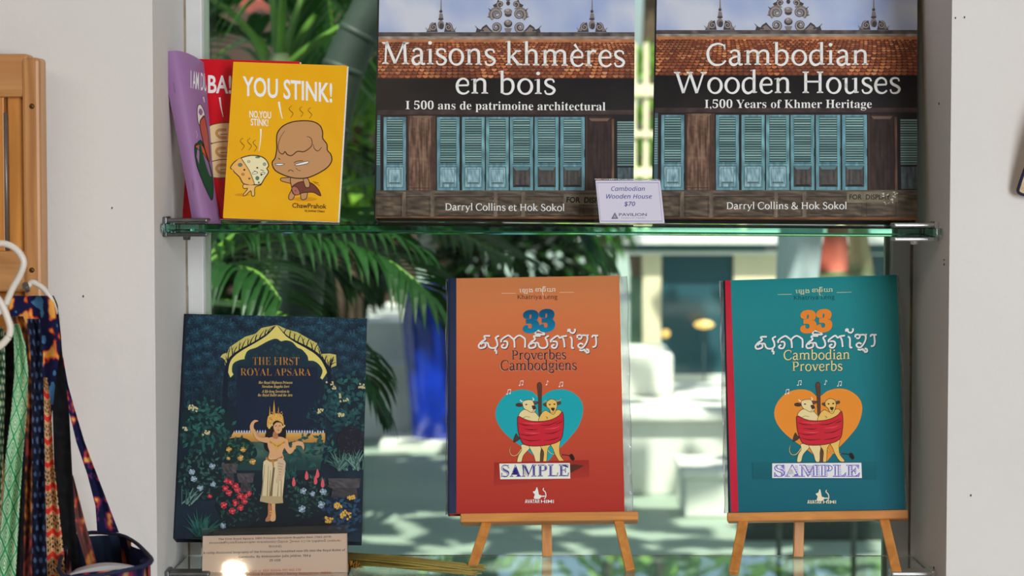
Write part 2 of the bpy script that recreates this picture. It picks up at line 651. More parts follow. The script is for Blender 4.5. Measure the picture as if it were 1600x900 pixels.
SF = {
    ' ': (.24, []),
    'a': (.46, [_l([(.09, .37), (.12, .43), (.21, .46), (.30, .42), (.325, .33), (.325, .2), (.325, .07), (.36, .01), (.43, .025)], [.07, HR, .07, ST_, ST_, .07, HR]),
                _l([(.325, .27), (.19, .245), (.09, .18), (.075, .10), (.12, .02), (.20, .0), (.28, .05), (.325, .11)], [HR, .06, ST_, ST_, .06, HR])]),
    'i': (.25, _v(.12, 0, SX) + [('d', .115, .64, .056)]),
    's': (.38, [_l([(.31, .36), (.28, .44), (.19, .462), (.10, .43), (.075, .35), (.13, .27), (.26, .20), (.32, .12), (.27, .025), (.17, -.005), (.09, .02), (.055, .11)],
                   [.05, .05, .07, ST_, ST_, .07, .05, .05])]),
    'o': (.50, [('a', .25, .228, .185, .232, 0, 360)]),
    'n': (.54, _v(.12, 0, SX) + _arch(.12)),
    'm': (.83, _v(.12, 0, SX) + _arch(.12) + _arch(.41)),
    'h': (.54, _v(.12, 0, SA) + _arch(.12)),
    'r': (.38, _v(.12, 0, SX) + [_l([(.12, .28), (.17, .40), (.25, .455), (.335, .43)], [HR, HR, .07, .085])]),
    'k': (.51, _v(.12, 0, SA) + [_l([(.14, .2), (.37, .45)], [HR, HR], False), _l([(.20, .27), (.41, .01)], [ST_, ST_], False), ('b', .38, .45), ('b', .43, 0)]),
    'e': (.44, [_l([(.07, .25), (.38, .26)], [HR, HR], False),
                _l([(.375, .26), (.36, .38), (.29, .45), (.21, .462), (.12, .41), (.07, .3), (.065, .19), (.11, .06), (.21, .0), (.31, .01), (.395, .08)],
                   [HR, .06, HR, .07, ST_, ST_, .07, HR, HR])]),
    'b': (.51, _v(.11, 0.02, SA, 1, 0) + [_l([(.11, .35), (.17, .43), (.27, .46), (.38, .40), (.42, .25), (.39, .10), (.31, .01), (.20, -.005), (.11, .04)], [HR, .06, .07, ST_, ST_, .07, HR, HR])]),
    'd': (.53, _v(.39, 0, SA, 1, 0) + [('p', [(.39, .0), (.39, .04), (.48, .045), (.48, .015), (.43, 0)]),
                                       _l([(.39, .40), (.30, .455), (.20, .45), (.10, .37), (.07, .22), (.10, .08), (.19, .0), (.29, .02), (.39, .11)], [HR, HR, .07, ST_, ST_, .07, HR])]),
    'p': (.52, _v(.11, -.21, SX) + [_l([(.11, .35), (.17, .43), (.27, .46), (.38, .40), (.42, .25), (.39, .10), (.31, .01), (.20, -.005), (.11, .04)], [HR, .06, .07, ST_, ST_, .07, HR, HR])]),
    'u': (.53, _v(.11, .15, SX, 1, 0) + _v(.39, 0, SX, 1, 0) + [('p', [(.39, .0), (.39, .04), (.48, .045), (.48, .015), (.43, 0)]),
                                                               _l([(.11, .3), (.11, .13), (.15, .03), (.23, -.002), (.32, .04), (.39, .12)], [ST_, ST_, .075, HR, HR])]),
    'l': (.25, _v(.12, 0, SA)),
    't': (.34, [_l([(.13, .57), (.13, .3), (.13, .1), (.17, .01), (.25, .0), (.32, .045)], [HR, ST_, ST_, .07, HR]), _l([(.03, .435), (.31, .435)], [.05, .05], False)]),
    'y': (.48, [_l([(.07, .45), (.24, .03)], [ST_, ST_], False), _l([(.42, .45), (.24, .02), (.16, -.14), (.06, -.19)], [HR, HR, .07]), ('b', .08, .45), ('b', .42, .45)]),
    'v': (.48, [_l([(.07, .45), (.24, .0)], [ST_, ST_], False), _l([(.42, .45), (.24, .0)], [HR, HR], False), ('b', .08, .45), ('b', .41, .45)]),
    'g': (.48, [('a', .215, .315, .135, .145, 0, 360), _l([(.31, .42), (.45, .455)], [.05, .06], False),
                _l([(.13, .19), (.09, .11), (.15, .055), (.31, .035), (.39, -.04), (.36, -.14), (.22, -.19), (.09, -.15), (.07, -.07), (.15, .03)], [HR, .06, .06, ST_, .07, HR, HR])]),
    'c': (.43, [_l([(.37, .36), (.31, .44), (.21, .462), (.11, .4), (.065, .24), (.11, .07), (.21, .0), (.31, .01), (.39, .09)], [.08, HR, .07, ST_, ST_, .07, HR])]),
    'f': (.32, [_l([(.14, 0), (.14, .4), (.15, .6), (.22, .70), (.33, .69)], [ST_, ST_, ST_, .06, .06]), _l([(.04, .435), (.28, .435)], [.05, .05], False), ('b', .14, 0)]),
    'C': (.63, [_l([(.55, .50), (.53, .60), (.44, .655), (.32, .665), (.17, .60), (.08, .46), (.065, .31), (.11, .14), (.22, .02), (.36, -.005), (.49, .035), (.575, .14)],
                   [.05, .05, .06, .075, ST_, ST_, .07, HR, HR]), ('p', [(.535, .47), (.565, .47), (.565, .66), (.54, .66)])]),
    'M': (.86, [_l([(.135, 0), (.165, .64)], [HR, HR], False), _l([(.16, .66), (.42, .02)], [ST_, ST_], False), _l([(.42, .02), (.69, .66)], [HR, HR], False),
                _l([(.69, .66), (.725, 0)], [ST_, ST_], False), ('b', .135, 0), ('b', .725, 0), ('b', .13, .65), ('b', .73, .65)]),
    'H': (.72, _v(.15, 0, .66, 2, 2) + _v(.57, 0, .66, 2, 2) + [_l([(.15, .35), (.57, .35)], [HR, HR], False)]),
    'W': (.96, [_l([(.09, .65), (.29, .0)], [ST_, ST_], False), _l([(.29, .0), (.49, .62)], [HR, HR], False), _l([(.47, .65), (.68, 0)], [ST_, ST_], False), _l([(.68, 0), (.88, .65)], [HR, HR], False),
                ('b', .10, .65), ('b', .47, .65), ('b', .88, .65)]),
    'P': (.54, _v(.14, 0, .66, 2, 2) + [_l([(.14, .635), (.29, .64), (.41, .58), (.445, .47), (.40, .36), (.28, .305), (.15, .31)], [HR, HR, ST_, ST_, ST_, HR, HR])]),
    'D': (.68, _v(.14, 0, .66, 2, 2) + [_l([(.14, .635), (.31, .64), (.50, .56), (.59, .34), (.51, .10), (.31, .02), (.14, .025)], [HR, .06, ST_, ST_, ST_, .06, HR])]),
    'S': (.50, [_l([(.40, .51), (.37, .61), (.26, .665), (.14, .61), (.095, .50), (.17, .39), (.33, .30), (.42, .17), (.35, .035), (.22, -.005), (.10, .04), (.065, .16)],
                   [.05, .05, .07, ST_, ST_, .07, .05, .05])]),
    'K': (.61, _v(.14, 0, .66, 2, 2) + [_l([(.16, .28), (.48, .65)], [HR, HR], False), _l([(.25, .38), (.53, .0)], [ST_, ST_], False), ('b', .49, .65), ('b', .55, 0)]),
    'L': (.52, _v(.14, 0, .66, 2, 2) + [_l([(.14, .025), (.46, .025), (.48, .15)], [HR, HR], False)]),
    'J': (.36, _v(.18, .05, .66, 2, 0)),
    '&': (.66, [_l([(.60, .36), (.52, .16), (.40, .02), (.22, -.005), (.09, .08), (.09, .20), (.18, .31), (.33, .42), (.37, .54), (.30, .645), (.20, .62), (.16, .50), (.25, .35), (.42, .16), (.61, .0)],
                   [HR, HR, .07, ST_, .07, .07, HR, ST_, ST_, ST_])]),
}


def serif_text(A, txt, x0, x1, base, cap, col, slope=0.0, wk=1.0):
    tot = sum(SF[ch][0] for ch in txt) - 0.10
    sx = (x1 - x0) / tot
    sy = cap / 0.66
    sw = (sx + sy) / 2 * wk
    A.up()
    pen = -0.055

    def P(p):
        x = x0 + (pen + p[0]) * sx
        return (x, base - p[1] * sy + (x - x0) * slope)
    for ch in txt:
        adv, items = SF[ch]
        for it in items:
            k = it[0]
            if k in 'lc':
                A.stroke([P(p) for p in it[1]], [w * sw for w in it[2]], col, smooth=(5 if k == 'c' else 0), up=False)
            elif k == 'p':
                A.poly([P(p) for p in it[1]], col, up=False)
            elif k == 'b':
                x, y = it[1], it[2]
                t = 0.04 if y < 0.2 else -0.04
                A.poly([P(p) for p in ((x - .098, y), (x + .098, y), (x + .09, y + t * 0.75), (x + .04, y + t * 1.4), (x - .04, y + t * 1.4), (x - .09, y + t * 0.75))], col, up=False)
            elif k == 'd':
                c = P((it[1], it[2]))
                A.ell(c[0], c[1], it[3] * sx, it[3] * sy, col, 12, up=False)
            elif k == 'a':
                _, cx, cy, rx, ry, a0, a1 = it
                n = 24
                L, Rr = [], []
                for i in range(n + 1):
                    a = math.radians(a0 + (a1 - a0) * i / n)
                    w = (HR + (ST_ - HR) * abs(math.cos(a + 0.25)) ** 1.3) * wk / 2
                    L.append(P((cx + (rx + w) * math.cos(a), cy + (ry + w) * math.sin(a))))
                    Rr.append(P((cx + (rx - w) * math.cos(a), cy + (ry - w) * math.sin(a))))
                c = L3(col, KA)
                A._add(L + Rr, [c] * (2 * n + 2), [[i, i + 1, n + 2 + i, n + 1 + i] for i in range(n)])
        pen += adv

# ---------------------------------------------------------------- the building: wall with the window niche
XL, XR = -0.321, 0.3735
ZT, ZB = ZC + 0.52, ZC - 0.62
YF = 0.178       # window frame face
YG = 0.200       # pane
WT = 0.25
PLASTER = mat('wall_paint', (226, 221, 216), rough=0.85, noise_amt=0.03, noise_scale=5, bump=0.08, bump_scale=120, k=1.0)
ROOM = mat('room_paint', (138, 134, 131), rough=0.9)


def wall_piece(mb, lo, hi):
    mb.box(lo, hi)


wm = MB()
RX = 2.6
for lo, hi in (((-RX, 0, -0.1), (XL, WT, 2.8)), ((XR, 0, -0.1), (RX, WT, 2.8)), ((XL, 0, -0.1), (XR, WT, ZB)), ((XL, 0, ZT), (XR, WT, 2.8))):
    wm.box(lo, hi)
bmesh.ops.remove_doubles(wm.bm, verts=wm.bm.verts[:], dist=1e-5)
wall = wm.build('wall_north', PLASTER)
tag(wall, 'off-white painted wall round the window niche', kind='structure')
for nm, lo, hi in (('wall_west', (-RX - 0.15, -4.2, -0.1), (-RX, WT, 2.8)), ('wall_east', (RX, -4.2, -0.1), (RX + 0.15, WT, 2.8)), ('wall_south', (-RX, -4.35, -0.1), (RX, -4.2, 2.8))):
    m_ = MB()
    m_.box(lo, hi)
    tag(m_.build(nm, ROOM), None, kind='structure')
m_ = MB()
m_.box((-RX, -4.2, -0.1), (RX, 0, 0))
tag(m_.build('floor', mat('floor_tile', (150, 140, 128), rough=0.4, noise_amt=0.15, noise_scale=6)), None, kind='structure')
m_ = MB()
m_.box((-RX - 0.15, -4.35, 2.8), (RX + 0.15, WT, 2.95))
tag(m_.build('ceiling', ROOM), None, kind='structure')

# small marks on the paint
mk = MB()
for px, py, r in ((1507, 27, 1.0), (1493, 28, 0.9), (1467, 162, 1.2), (1475, 413, 1.1), (1475, 406, 0.8), (130, 463, 1.1), (1459, 887, 1.2), (1517, 774, 1.1), (175, 325, 1.0)):
    on_reveal = 1424 < px < 1484
    if on_reveal:
        d = ray(px, py)
        t = (XR - 0.0006 - CAM.x) / d.x
        p = CAM + d * t
        M = Matrix.Translation(p) @ Matrix.Diagonal((0.0005, r * 0.0009, r * 0.0011, 1))
    else:
        p = at(px, py, -0.0004)
        M = Matrix.Translation(p) @ Matrix.Diagonal((r * 0.0007, 0.0004, r * 0.0011, 1))
    bmesh.ops.create_icosphere(mk.bm, subdivisions=1, radius=1, matrix=M)
tag(mk.build('trim_1', mat('dirt', (70, 58, 46), rough=0.9)), 'dark specks on the wall paint', kind='structure')

# window: frame rails, beads and pane
WIN = empty('window_1', ((XL + XR) / 2, YF, ZB))
tag(WIN, None, kind='structure')
FR = mat('window_frame_paint', (220, 220, 218), rough=0.45, noise_amt=0.04, noise_scale=30, k=1.0)
inv = WIN.matrix_world.inverted() if False else Matrix.Translation(-Vector(((XL + XR) / 2, YF, ZB)))
fl = at(318, 430, YF).x
fr_ = at(1394, 430, YF).x
fm = MB()
for lo, hi in (((XL, YF, ZB), (fl, YF + 0.045, ZT)), ((fr_, YF, ZB), (XR, YF + 0.045, ZT)), ((fl, YF, ZT - 0.03), (fr_, YF + 0.045, ZT)), ((fl, YF, ZB), (fr_, YF + 0.045, ZB + 0.03))):
    fm.box(lo, hi, 0.0012, inv)
fo = fm.build('window_frame', FR, WIN)
bead = MB()
g = 0.0035
for lo, hi in (((fl, YG - 0.006, ZB + 0.03), (fl + g, YG + 0.006, ZT - 0.03)), ((fr_ - g, YG - 0.006, ZB + 0.03), (fr_, YG + 0.006, ZT - 0.03)),
               ((fl, YG - 0.006, ZB + 0.03), (fr_, YG + 0.006, ZB + 0.033)), ((fl, YG - 0.006, ZT - 0.033), (fr_, YG + 0.006, ZT - 0.03))):
    bead.box(lo, hi, 0, inv)
bead.build('glazing_bead', mat('glazing_bead', (150, 166, 142), rough=0.5), WIN)
PANE = clear_mat('pane_glass', (0.80, 0.90, 0.84), 1.45, 0.0)
pm = MB()
pm.bm.faces.new([pm.bm.verts.new(inv @ Vector(p)) for p in ((fl, YG, ZB + 0.03), (fr_, YG, ZB + 0.03), (fr_, YG, ZT - 0.03), (fl, YG, ZT - 0.03))])
pm.build('pane', PANE, WIN)
# old sealant along the frame
sl = MB()
for k in range(60):
    z = ZB + (ZT - ZB) * k / 60
    for x, s in ((XL, 1), (XR, -1)):
        wv = 0.0012 + 0.0018 * max(0, noise.noise(Vector((x * 10, z * 14, 3)))) + 0.0006
        sl.box((min(x, x + s * wv), YF - 0.0016, z), (max(x, x + s * wv), YF + 0.001, z + (ZT - ZB) / 60))
tag(sl.build('trim_2', mat('old_sealant', (150, 136, 118), rough=0.9, noise_amt=0.4, noise_scale=40)), None, kind='structure')

# ---------------------------------------------------------------- glass shelves and their clamps
GLASS = glass_mat('shelf_glass', (0.10, 0.80, 0.58), 9.0)


def shelf(name, ztop, roll, label, y0, y1):
    x0, x1 = XL + 0.0015, XR - 0.0015
    m = MB()
    m.box((x0, y0, -0.008), (x1, y1, 0), 0.0008, seg=1)
    o = m.build(name, GLASS)
    o.location = (0, 0, ztop)
    o.rotation_euler = (0, roll, 0)
    tag(o, label, 'shelf')
    return o


ZS = at(800, 352.5, 0.028).z
ROLL = math.atan((at(1470, 356, 0.028).z - at(260, 348.5, 0.028).z) / (at(1470, 356, 0.028).x - at(260, 348.5, 0.028).x)) * -1
ZL = ZC - 0.362
shelf('glass_shelf', ZS, ROLL, 'upper green-edged glass shelf across the window niche', 0.028, 0.160)
shelf('glass_shelf', ZL, 0.0, 'lower glass shelf under the easels', 0.028, 0.156)


def zs(x):
    return ZS - math.tan(ROLL) * x


CHROME = mat('chrome', (225, 225, 225), rough=0.35, metal=0.8)
STEEL = mat('grey_metal', (110, 112, 112), rough=0.4, metal=0.9, noise_amt=0.25, noise_scale=60)


def clamp(x, s, z, m, label, y, ln=0.028):
    """wall clamp: s=+1 fixed to the left reveal, -1 to the right"""
    wx = XL if s > 0 else XR
    o = empty('shelf_clamp', (wx, y, z))
    a = MB()
    a.box((min(0, s * 0.004), -0.012, -0.0125), (max(0, s * 0.004), 0.012, 0.0055), 0.001)
    a.build('wall_plate', m, o)
    for nm, z0, z1 in (('upper_jaw', 0.0004, 0.0040), ('lower_jaw', -0.0122, -0.0084)):
        b = MB()
        xa, xb = sorted((s * 0.003, s * (0.012 + ln)))
        b.box((xa, -0.011, z0), (xb, 0.011, z1), 0.0014)
        b.build(nm, m, o)
    sc = MB()
    sc.lathe([(0.0032, -0.0155), (0.0036, -0.0122), (0.0036, -0.0121)], 14, Matrix.Translation((s * 0.02, 0, 0)))
    sc.build('screw', m, o)
    tag(o, label, 'clamp', 'clamps holding the glass shelves')
    return o


clamp(0, 1, zs(XL), STEEL, 'dull grey clamp under the left end of the upper glass shelf', 0.055)
clamp(0, -1, zs(XR), CHROME, 'shiny clamp at the right end of the upper glass shelf', 0.06)
clamp(0, 1, ZL, STEEL, 'grey clamp at the left end of the lower glass shelf', 0.05)
clamp(0, -1, ZL, CHROME, 'shiny clamp at the right end of the lower glass shelf', 0.055)


# ---------------------------------------------------------------- the garden outside
ZG = ZC - 1.5
gm = MB()
gm.box((-14, WT, ZG - 0.2), (14, 40, ZG))
GROUND = mat('courtyard_concrete', (152, 168, 152), rough=0.55, noise_amt=0.10, noise_scale=1.6, bump=0.15, bump_scale=30)
tag(gm.build('ground', GROUND), 'grey concrete courtyard', kind='structure')
WHITE = mat('white_render', (226, 226, 216), rough=0.7, noise_amt=0.06, noise_scale=4, bump=0.3, bump_scale=25)
CREAM = mat('cream_paint', (228, 216, 184), rough=0.6, noise_amt=0.05, noise_scale=5)


def fx(px, D):
    return at(px, 300, D - DIST).x


def fz(py, D):
    return at(800, py, D - DIST).z


# white benches and steps
D = 10.1
yb = D - DIST
b = empty('garden_bench', ((fx(880, D) + 3) / 2, yb, ZG))
x0, x1 = fx(885, D) - b.location.x, 3 - b.location.x
m_ = MB()
m_.box((x0 + 0.03, 0.05, 0), (x1 - 0.03, 1.5, 0.345), 0.006)
m_.build('base', WHITE, b)
m_ = MB()
m_.box((x0, 0, 0.345), (x1, 1.55, 0.392), 0.012)
m_.build('top_slab', WHITE, b)
tag(b, 'long white masonry bench with a sunlit top beyond the window, right of the orange book', 'bench')
b2 = empty('masonry_block', (0.5, yb + 0.72, ZG + 0.3925))
m_ = MB()
m_.box((fx(870, 10.9) - 0.5, 0, 0), (fx(1052, 10.9) - 0.5, 0.62, 0.215), 0.02)
m_.build('block_body', WHITE, b2)
tag(b2, 'white block standing on the masonry bench, partly hidden by the orange book', 'block')
b3 = empty('masonry_block', (1.5, 9.44 - DIST, ZG))
m_ = MB()
m_.box((fx(1072, 9.44) - 1.5, 0, 0), (0.5, 0.52, 0.175), 0.012)
m_.build('block_body', WHITE, b3)
m_ = MB()
m_.box((fx(1068, 9.44) - 1.5, -0.02, 0.175), (0.52, 0.54, 0.208), 0.008)
m_.build('cap_slab', WHITE, b3)
tag(b3, 'low weathered white step in front of the masonry bench, left of the teal book', 'step')
D = 12.3
b4 = empty('garden_bench', (-1.4, D - DIST, ZG))
m_ = MB()
m_.box((-2.6, 0, 0), (1.6, 0.5, 0.40), 0.006)
m_.box((-2.6, 0.12, 0.43), (1.6, 2.0, 0.655), 0.006)
m_.build('base', WHITE, b4)
m_ = MB()
m_.box((-2.63, -0.035, 0.40), (1.63, 0.5, 0.43), 0.008)
m_.build('top_slab', WHITE, b4)
tag(b4, 'pale two-tier masonry bench behind the tall blue pot', 'bench')

# blue pots
BLUE = mat('blue_glaze', (18, 52, 176), rough=0.15, noise_amt=0.35, noise_scale=6, coat=0.6)
SOIL = mat('soil', (58, 44, 34), rough=0.95)


def pot(px, D, base, r0, r1, h, label, plinth=0.0):
    o = empty('glazed_pot', (fx(px, D), D - DIST, ZG + plinth))
    a = MB()
    a.lathe([(r0 * 0.96, 0), (r0, 0.01), (r0 * 1.05, h * 0.2), (r1 * 0.9, h * 0.7), (r1, h * 0.94), (r1 * 1.09, h * 0.955), (r1 * 1.1, h), (r1 * 0.95, h), (r1 * 0.9, h * 0.9), (0.01, h * 0.9)], 48)
    a.build('pot_body', BLUE, o)
    s_ = MB()
    s_.lathe([(r1 * 0.89, h * 0.905), (r1 * 0.5, h * 0.92), (0.01, h * 0.92)], 24)
    s_.build('soil', SOIL, o)
    tag(o, label, 'pot', 'blue glazed garden pots')
    return o


pot(694, 12.0, 688, 0.185, 0.26, 0.84, 'tall blue glazed pot on a white plinth, left of the orange book', 0.05)
pl = MB()
pl.box((fx(592, 11.7), 11.7 - DIST, ZG), (fx(800, 11.7), 12.3 - DIST - 0.04, ZG + 0.05), 0.006)
tag(pl.build('plinth', WHITE), 'low white plinth under the tall blue pot', 'plinth')
pot(478, 8.0, 0, 0.10, 0.14, 0.78, 'blue glazed pot glimpsed behind the palm fronds, above the dark dancer book')

# pavilion beyond
D = 14.4
yy = D - DIST
pv = empty('garden_pavilion', (fx(1100, D), yy, ZG))
X0 = pv.location.x
DARKG = mat('dark_window', (46, 84, 96), rough=0.08, spec=0.8)
TEALF = mat('teal_fascia', (44, 84, 92), rough=0.5)
WHF = mat('white_gloss', (238, 238, 234), rough=0.35)


def pvb(name, pxa, pya, pxb, pyb, d0, d1, m, bevel=0.004, par=None):
    a = MB()
    a.box((fx(pxa, D) - X0, d0, fz(pyb, D) - ZG), (fx(pxb, D) - X0, d1, fz(pya, D) - ZG), bevel)
    return a.build(name, m, par or pv)


pvb('base_wall', 890, 585, 1480, 628, 0.0, 1.4, WHITE)
gp = pvb('glass_front', 1034, 397, 1147, 586, 0.03, 0.06, DARKG)
pvb('glass_front', 985, 430, 1004, 586, 0.03, 0.06, mat('green_window', (96, 124, 104), rough=0.1))
pvb('glass_front', 1215, 397, 1480, 586, 0.03, 0.06, DARKG)
for a_, b_ in ((1004, 1034), (1147, 1216)):
    pvb('pillar', a_, 396, b_, 586, 0.0, 0.16, CREAM)
pvb('pillar', 892, 396, 905, 586, 0.0, 0.16, CREAM)
pvb('pillar', 988, 393, 1000, 432, 0.0, 0.1, mat('brown_post', (92, 74, 58)))
pvb('fascia', 985, 381, 1195, 392, -0.05, 0.2, TEALF)
pvb('fascia', 900, 384, 988, 396, 0.0, 0.2, mat('grey_green_fascia', (128, 146, 134), rough=0.6))
pvb('fascia', 1330, 384, 1420, 396, -0.05, 0.2, TEALF)
pvb('counter_top', 890, 364, 1480, 381, -0.12, 1.4, WHF)
pvb('counter_trim', 890, 392, 1480, 398, -0.03, 0.18, WHF)
for a_ in (992, 1012, 1170, 1330, 1476):
    pvb('post', a_, 60, a_ + 8, 364, 0.5, 0.6, CREAM)
for a_, b_ in ((128, 146), (203, 212), (262, 276)):
    pvb('beam', 890, a_, 1480, b_, 0.48, 0.58, CREAM)
tag(pv, 'cream garden pavilion with dark glass front beyond the window, between the two easels', 'pavilion')
GLOW = bpy.data.materials.new('lamp_glow')
GLOW.use_nodes = True
bs = GLOW.node_tree.nodes['Principled BSDF']
bs.inputs['Emission Color'].default_value = (1.0, 0.55, 0.14, 1)
bs.inputs['Emission Strength'].default_value = 1.3
bs.inputs['Base Color'].default_value = (0.8, 0.5, 0.2, 1)
for px, py, r, s_, lb in ((1041, 521, 0.03, 1.0, 'small round orange lamp seen through the window beside the cream pillar'), (1101, 507, 0.07, 0.42, 'wide orange lamp seen through the window left of the teal book')):
    o = empty('garden_lamp', (fx(px, D - 0.3), yy - 0.3, fz(586, D)))
    hh = fz(py, D - 0.3) - fz(586, D)
    a = MB()
    a.lathe([(0.001, -r * s_), (r * 0.7, -r * s_ * 0.7), (r, 0), (r * 0.7, r * s_ * 0.7), (0.001, r * s_)], 24, Matrix.Translation((0, 0, hh)), cap=False)
    a.build('lamp_globe', GLOW, o)
    a = MB()
    a.tube([(0, 0, -0.35), (0, 0, hh - r * s_)], 0.004, 8)
    a.build('lamp_stem', mat('dark_stem', (50, 70, 76)), o)
    tag(o, lb, 'lamp')

# cloths on a rail beyond the glass
D = 6.0
rl = empty('drying_rail', (fx(1290, D), D - DIST, ZG))
m_ = MB()
zr = fz(300, D) - ZG
m_.tube([(fx(1205, D) - rl.location.x, 0, zr), (fx(1368, D) - rl.location.x, 0, zr)], 0.008, 10)
m_.build('rail', STEEL, rl)
for px in (1222, 1340):
    m_ = MB()
    m_.tube([(fx(px, D) - rl.location.x, 0.02, 0), (fx(px, D) - rl.location.x, 0.02, zr)], 0.008, 10)
    m_.box((fx(px, D) - rl.location.x - 0.02, -0.12, 0), (fx(px, D) - rl.location.x + 0.02, 0.16, 0.012))
    m_.build('upright', STEEL, rl)
tag(rl, 'thin metal drying rail carrying cloths, behind the teal book', 'rail')


def cloth_px(name, cols, label, cat, group, D_, amp, nfold, ys, lefts, rights, wrap=0.0):
    """hanging cloth between left and right px edges over the rows ys"""
    org = at((lefts[0] + rights[0]) / 2, ys[0], D_ - DIST)
    A = Art(lambda x, y, z: (0, 0, 0))
    nu, nv = 18, 14
    v, c = [], []

    def interp(arr, t):
        n = len(arr) - 1
        i = min(n - 1, int(t * n))
        return arr[i] + (arr[i + 1] - arr[i]) * (t * n - i)
    A.map = None
    for side in (0, 1):
        for j in range(nv + 1):
            t = j / nv
            for i in range(nu + 1):
                s_ = i / nu
                x = interp(lefts, t) + (interp(rights, t) - interp(lefts, t)) * s_
                y = interp(ys, t)
                dY = amp * math.sin(s_ * nfold * 6.283 + 0.6 * t) * (0.3 + 0.7 * t) + side * 0.004
                v.append(at(x, y, D_ - DIST + dY) - org)
                c.append(L3(cols(s_, t, x, y), 1.0))
    A.v = v
    N = (nu + 1) * (nv + 1)
    f = []
    for side in (0, 1):
        for j in range(nv):
            for i in range(nu):
                q = [side * N + j * (nu + 1) + i, side * N + j * (nu + 1) + i + 1, side * N + (j + 1) * (nu + 1) + i + 1, side * N + (j + 1) * (nu + 1) + i]
                f.append(q if side == 0 else q[::-1])
    for i in range(nu):
        f.append([i, i + 1, N + i + 1, N + i])
        q = nv * (nu + 1) + i
        f.append([q, N + q, N + q + 1, q + 1])
    for j in range(nv):
        q = j * (nu + 1)
        f.append([q, N + q, N + q + nu + 1, q + nu + 1])
        q += nu
        f.append([q, q + nu + 1, N + q + nu + 1, N + q])
    A.f = f
    A.c = [c[i] for fa in f for i in fa]
    o = A.into(name, CLOTH, None)
    o.location = org
    for p in o.data.polygons:
        p.use_smooth = True
    tag(o, label, cat, group)
    return o


CLOTH = mat('woven_cloth', attr=True, rough=0.9, spec=0.15)
cloth_px('hanging_cloth', lambda s, t, x, y: mixc((166, 182, 186), (206, 216, 222), s if s < 0.25 else 0.35), 'pale grey cloth hanging beyond the window, left of the terracotta cloth', 'cloth', 'cloths on the drying rail', 5.97, 0.012, 1.5,
         [297, 360, 420, 470], [1212, 1215, 1213, 1210], [1284, 1284, 1283, 1282])
cloth_px('hanging_cloth', lambda s, t, x, y: (120, 128, 96) if y > 424 else mixc((196, 96, 82), (214, 122, 104), s), 'terracotta cloth with olive lower part hanging between the pale grey and the beige cloth', 'cloth', 'cloths on the drying rail', 5.95, 0.014, 1.0,
         [297, 360, 424, 425, 480], [1290, 1288, 1280, 1280, 1276], [1322, 1324, 1326, 1326, 1328])
cloth_px('hanging_cloth', lambda s, t, x, y: mixc((196, 176, 138), (178, 164, 130), s) if y < 424 else (140, 146, 116), 'beige cloth hanging beyond the window, right of the terracotta cloth', 'cloth', 'cloths on the drying rail', 5.98, 0.012, 1.0,
         [297, 360, 424, 425, 480], [1324, 1325, 1327, 1327, 1328], [1344, 1354, 1366, 1366, 1376])

# dark box with leaves, added in place of reflections low on the right
D = 8.85
pn = empty('reflection_box', (fx(1275, D), D - DIST, ZG))
m_ = MB()
m_.box((fx(1165, D) - pn.location.x, 0, 0), (fx(1392, D) - pn.location.x, 0.3, 0.085), 0.006)
m_.build('box_body', mat('dark_box', (44, 56, 52), rough=0.5), pn)


# foliage helpers
def leafmat(name, rgb, k=1.0, tr=0.35):
    return mat(name, rgb, rough=0.42, noise_amt=0.35, noise_scale=9, k=k, transl=tr)


G_DARK = leafmat('leaf_dark', (34, 70, 28))
G_MID = leafmat('leaf_mid', (66, 122, 40))
G_LIT = leafmat('leaf_light', (120, 164, 58))


def leafquad(bm, p, d, up, l, w):
    d = d.normalized()
    s = d.cross(up)
    s = s.normalized() if s.length > 1e-4 else d.orthogonal().normalized()
    u = s.cross(d)
    a = [bm.verts.new(q) for q in (p, p + d * l * 0.45 + s * w / 2 + u * w * 0.12, p + d * l - u * l * 0.12, p + d * l * 0.45 - s * w / 2 + u * w * 0.12, p + d * l * 0.5)]
    bm.faces.new((a[0], a[1], a[4]))
    bm.faces.new((a[1], a[2], a[4]))
    bm.faces.new((a[2], a[3], a[4]))
    bm.faces.new((a[3], a[0], a[4]))


RL = random.Random(21)


def clump(n, c, r, ln, wd, shell=0.5):
    m = MB()
    for i in range(n):
        d = Vector((RL.gauss(0, 1), RL.gauss(0, 1), RL.gauss(0, 1))).normalized()
        q = Vector(c) + Vector((d.x * r[0], d.y * r[1], d.z * r[2])) * (shell + (1 - shell) * RL.random())
        dd = (d + Vector((RL.uniform(-.8, .8), RL.uniform(-.8, .8), RL.uniform(-1.0, .5))))
        l = ln * RL.uniform(0.6, 1.2)
        leafquad(m.bm, q, dd, Vector((RL.uniform(-.4, .4), RL.uniform(-.4, .4), 1)), l, l * wd)
    return m


def shrub(px, py0, D, r, n, ln, m, label, name='garden_shrub', cat='shrub', group='shrubs beyond the window', stem_to=None):
    c = Vector((fx(px, D), D - DIST, fz(py0, D)))
    o = empty(name, (c.x, c.y, ZG))
    k = clump(n, (0, 0, c.z - ZG), r, ln, 0.45)
    k.build('foliage', m, o, recalc=False)
    s_ = MB()
    for i in range(5):
        a = 1.256 * i
        s_.tube([(0.03 * math.cos(a), 0.03 * math.sin(a), 0), (0.2 * r[0] * math.cos(a), 0.2 * r[1] * math.sin(a), (c.z - ZG) * 0.6), (0.6 * r[0] * math.cos(a), 0.6 * r[1] * math.sin(a), c.z - ZG + r[2] * 0.2)], [0.02, 0.015, 0.008], 7)
    s_.build('stems', mat('bark', (84, 66, 50), rough=0.9, noise_amt=0.3, noise_scale=14), o)
    tag(o, label, cat, group)
    return o


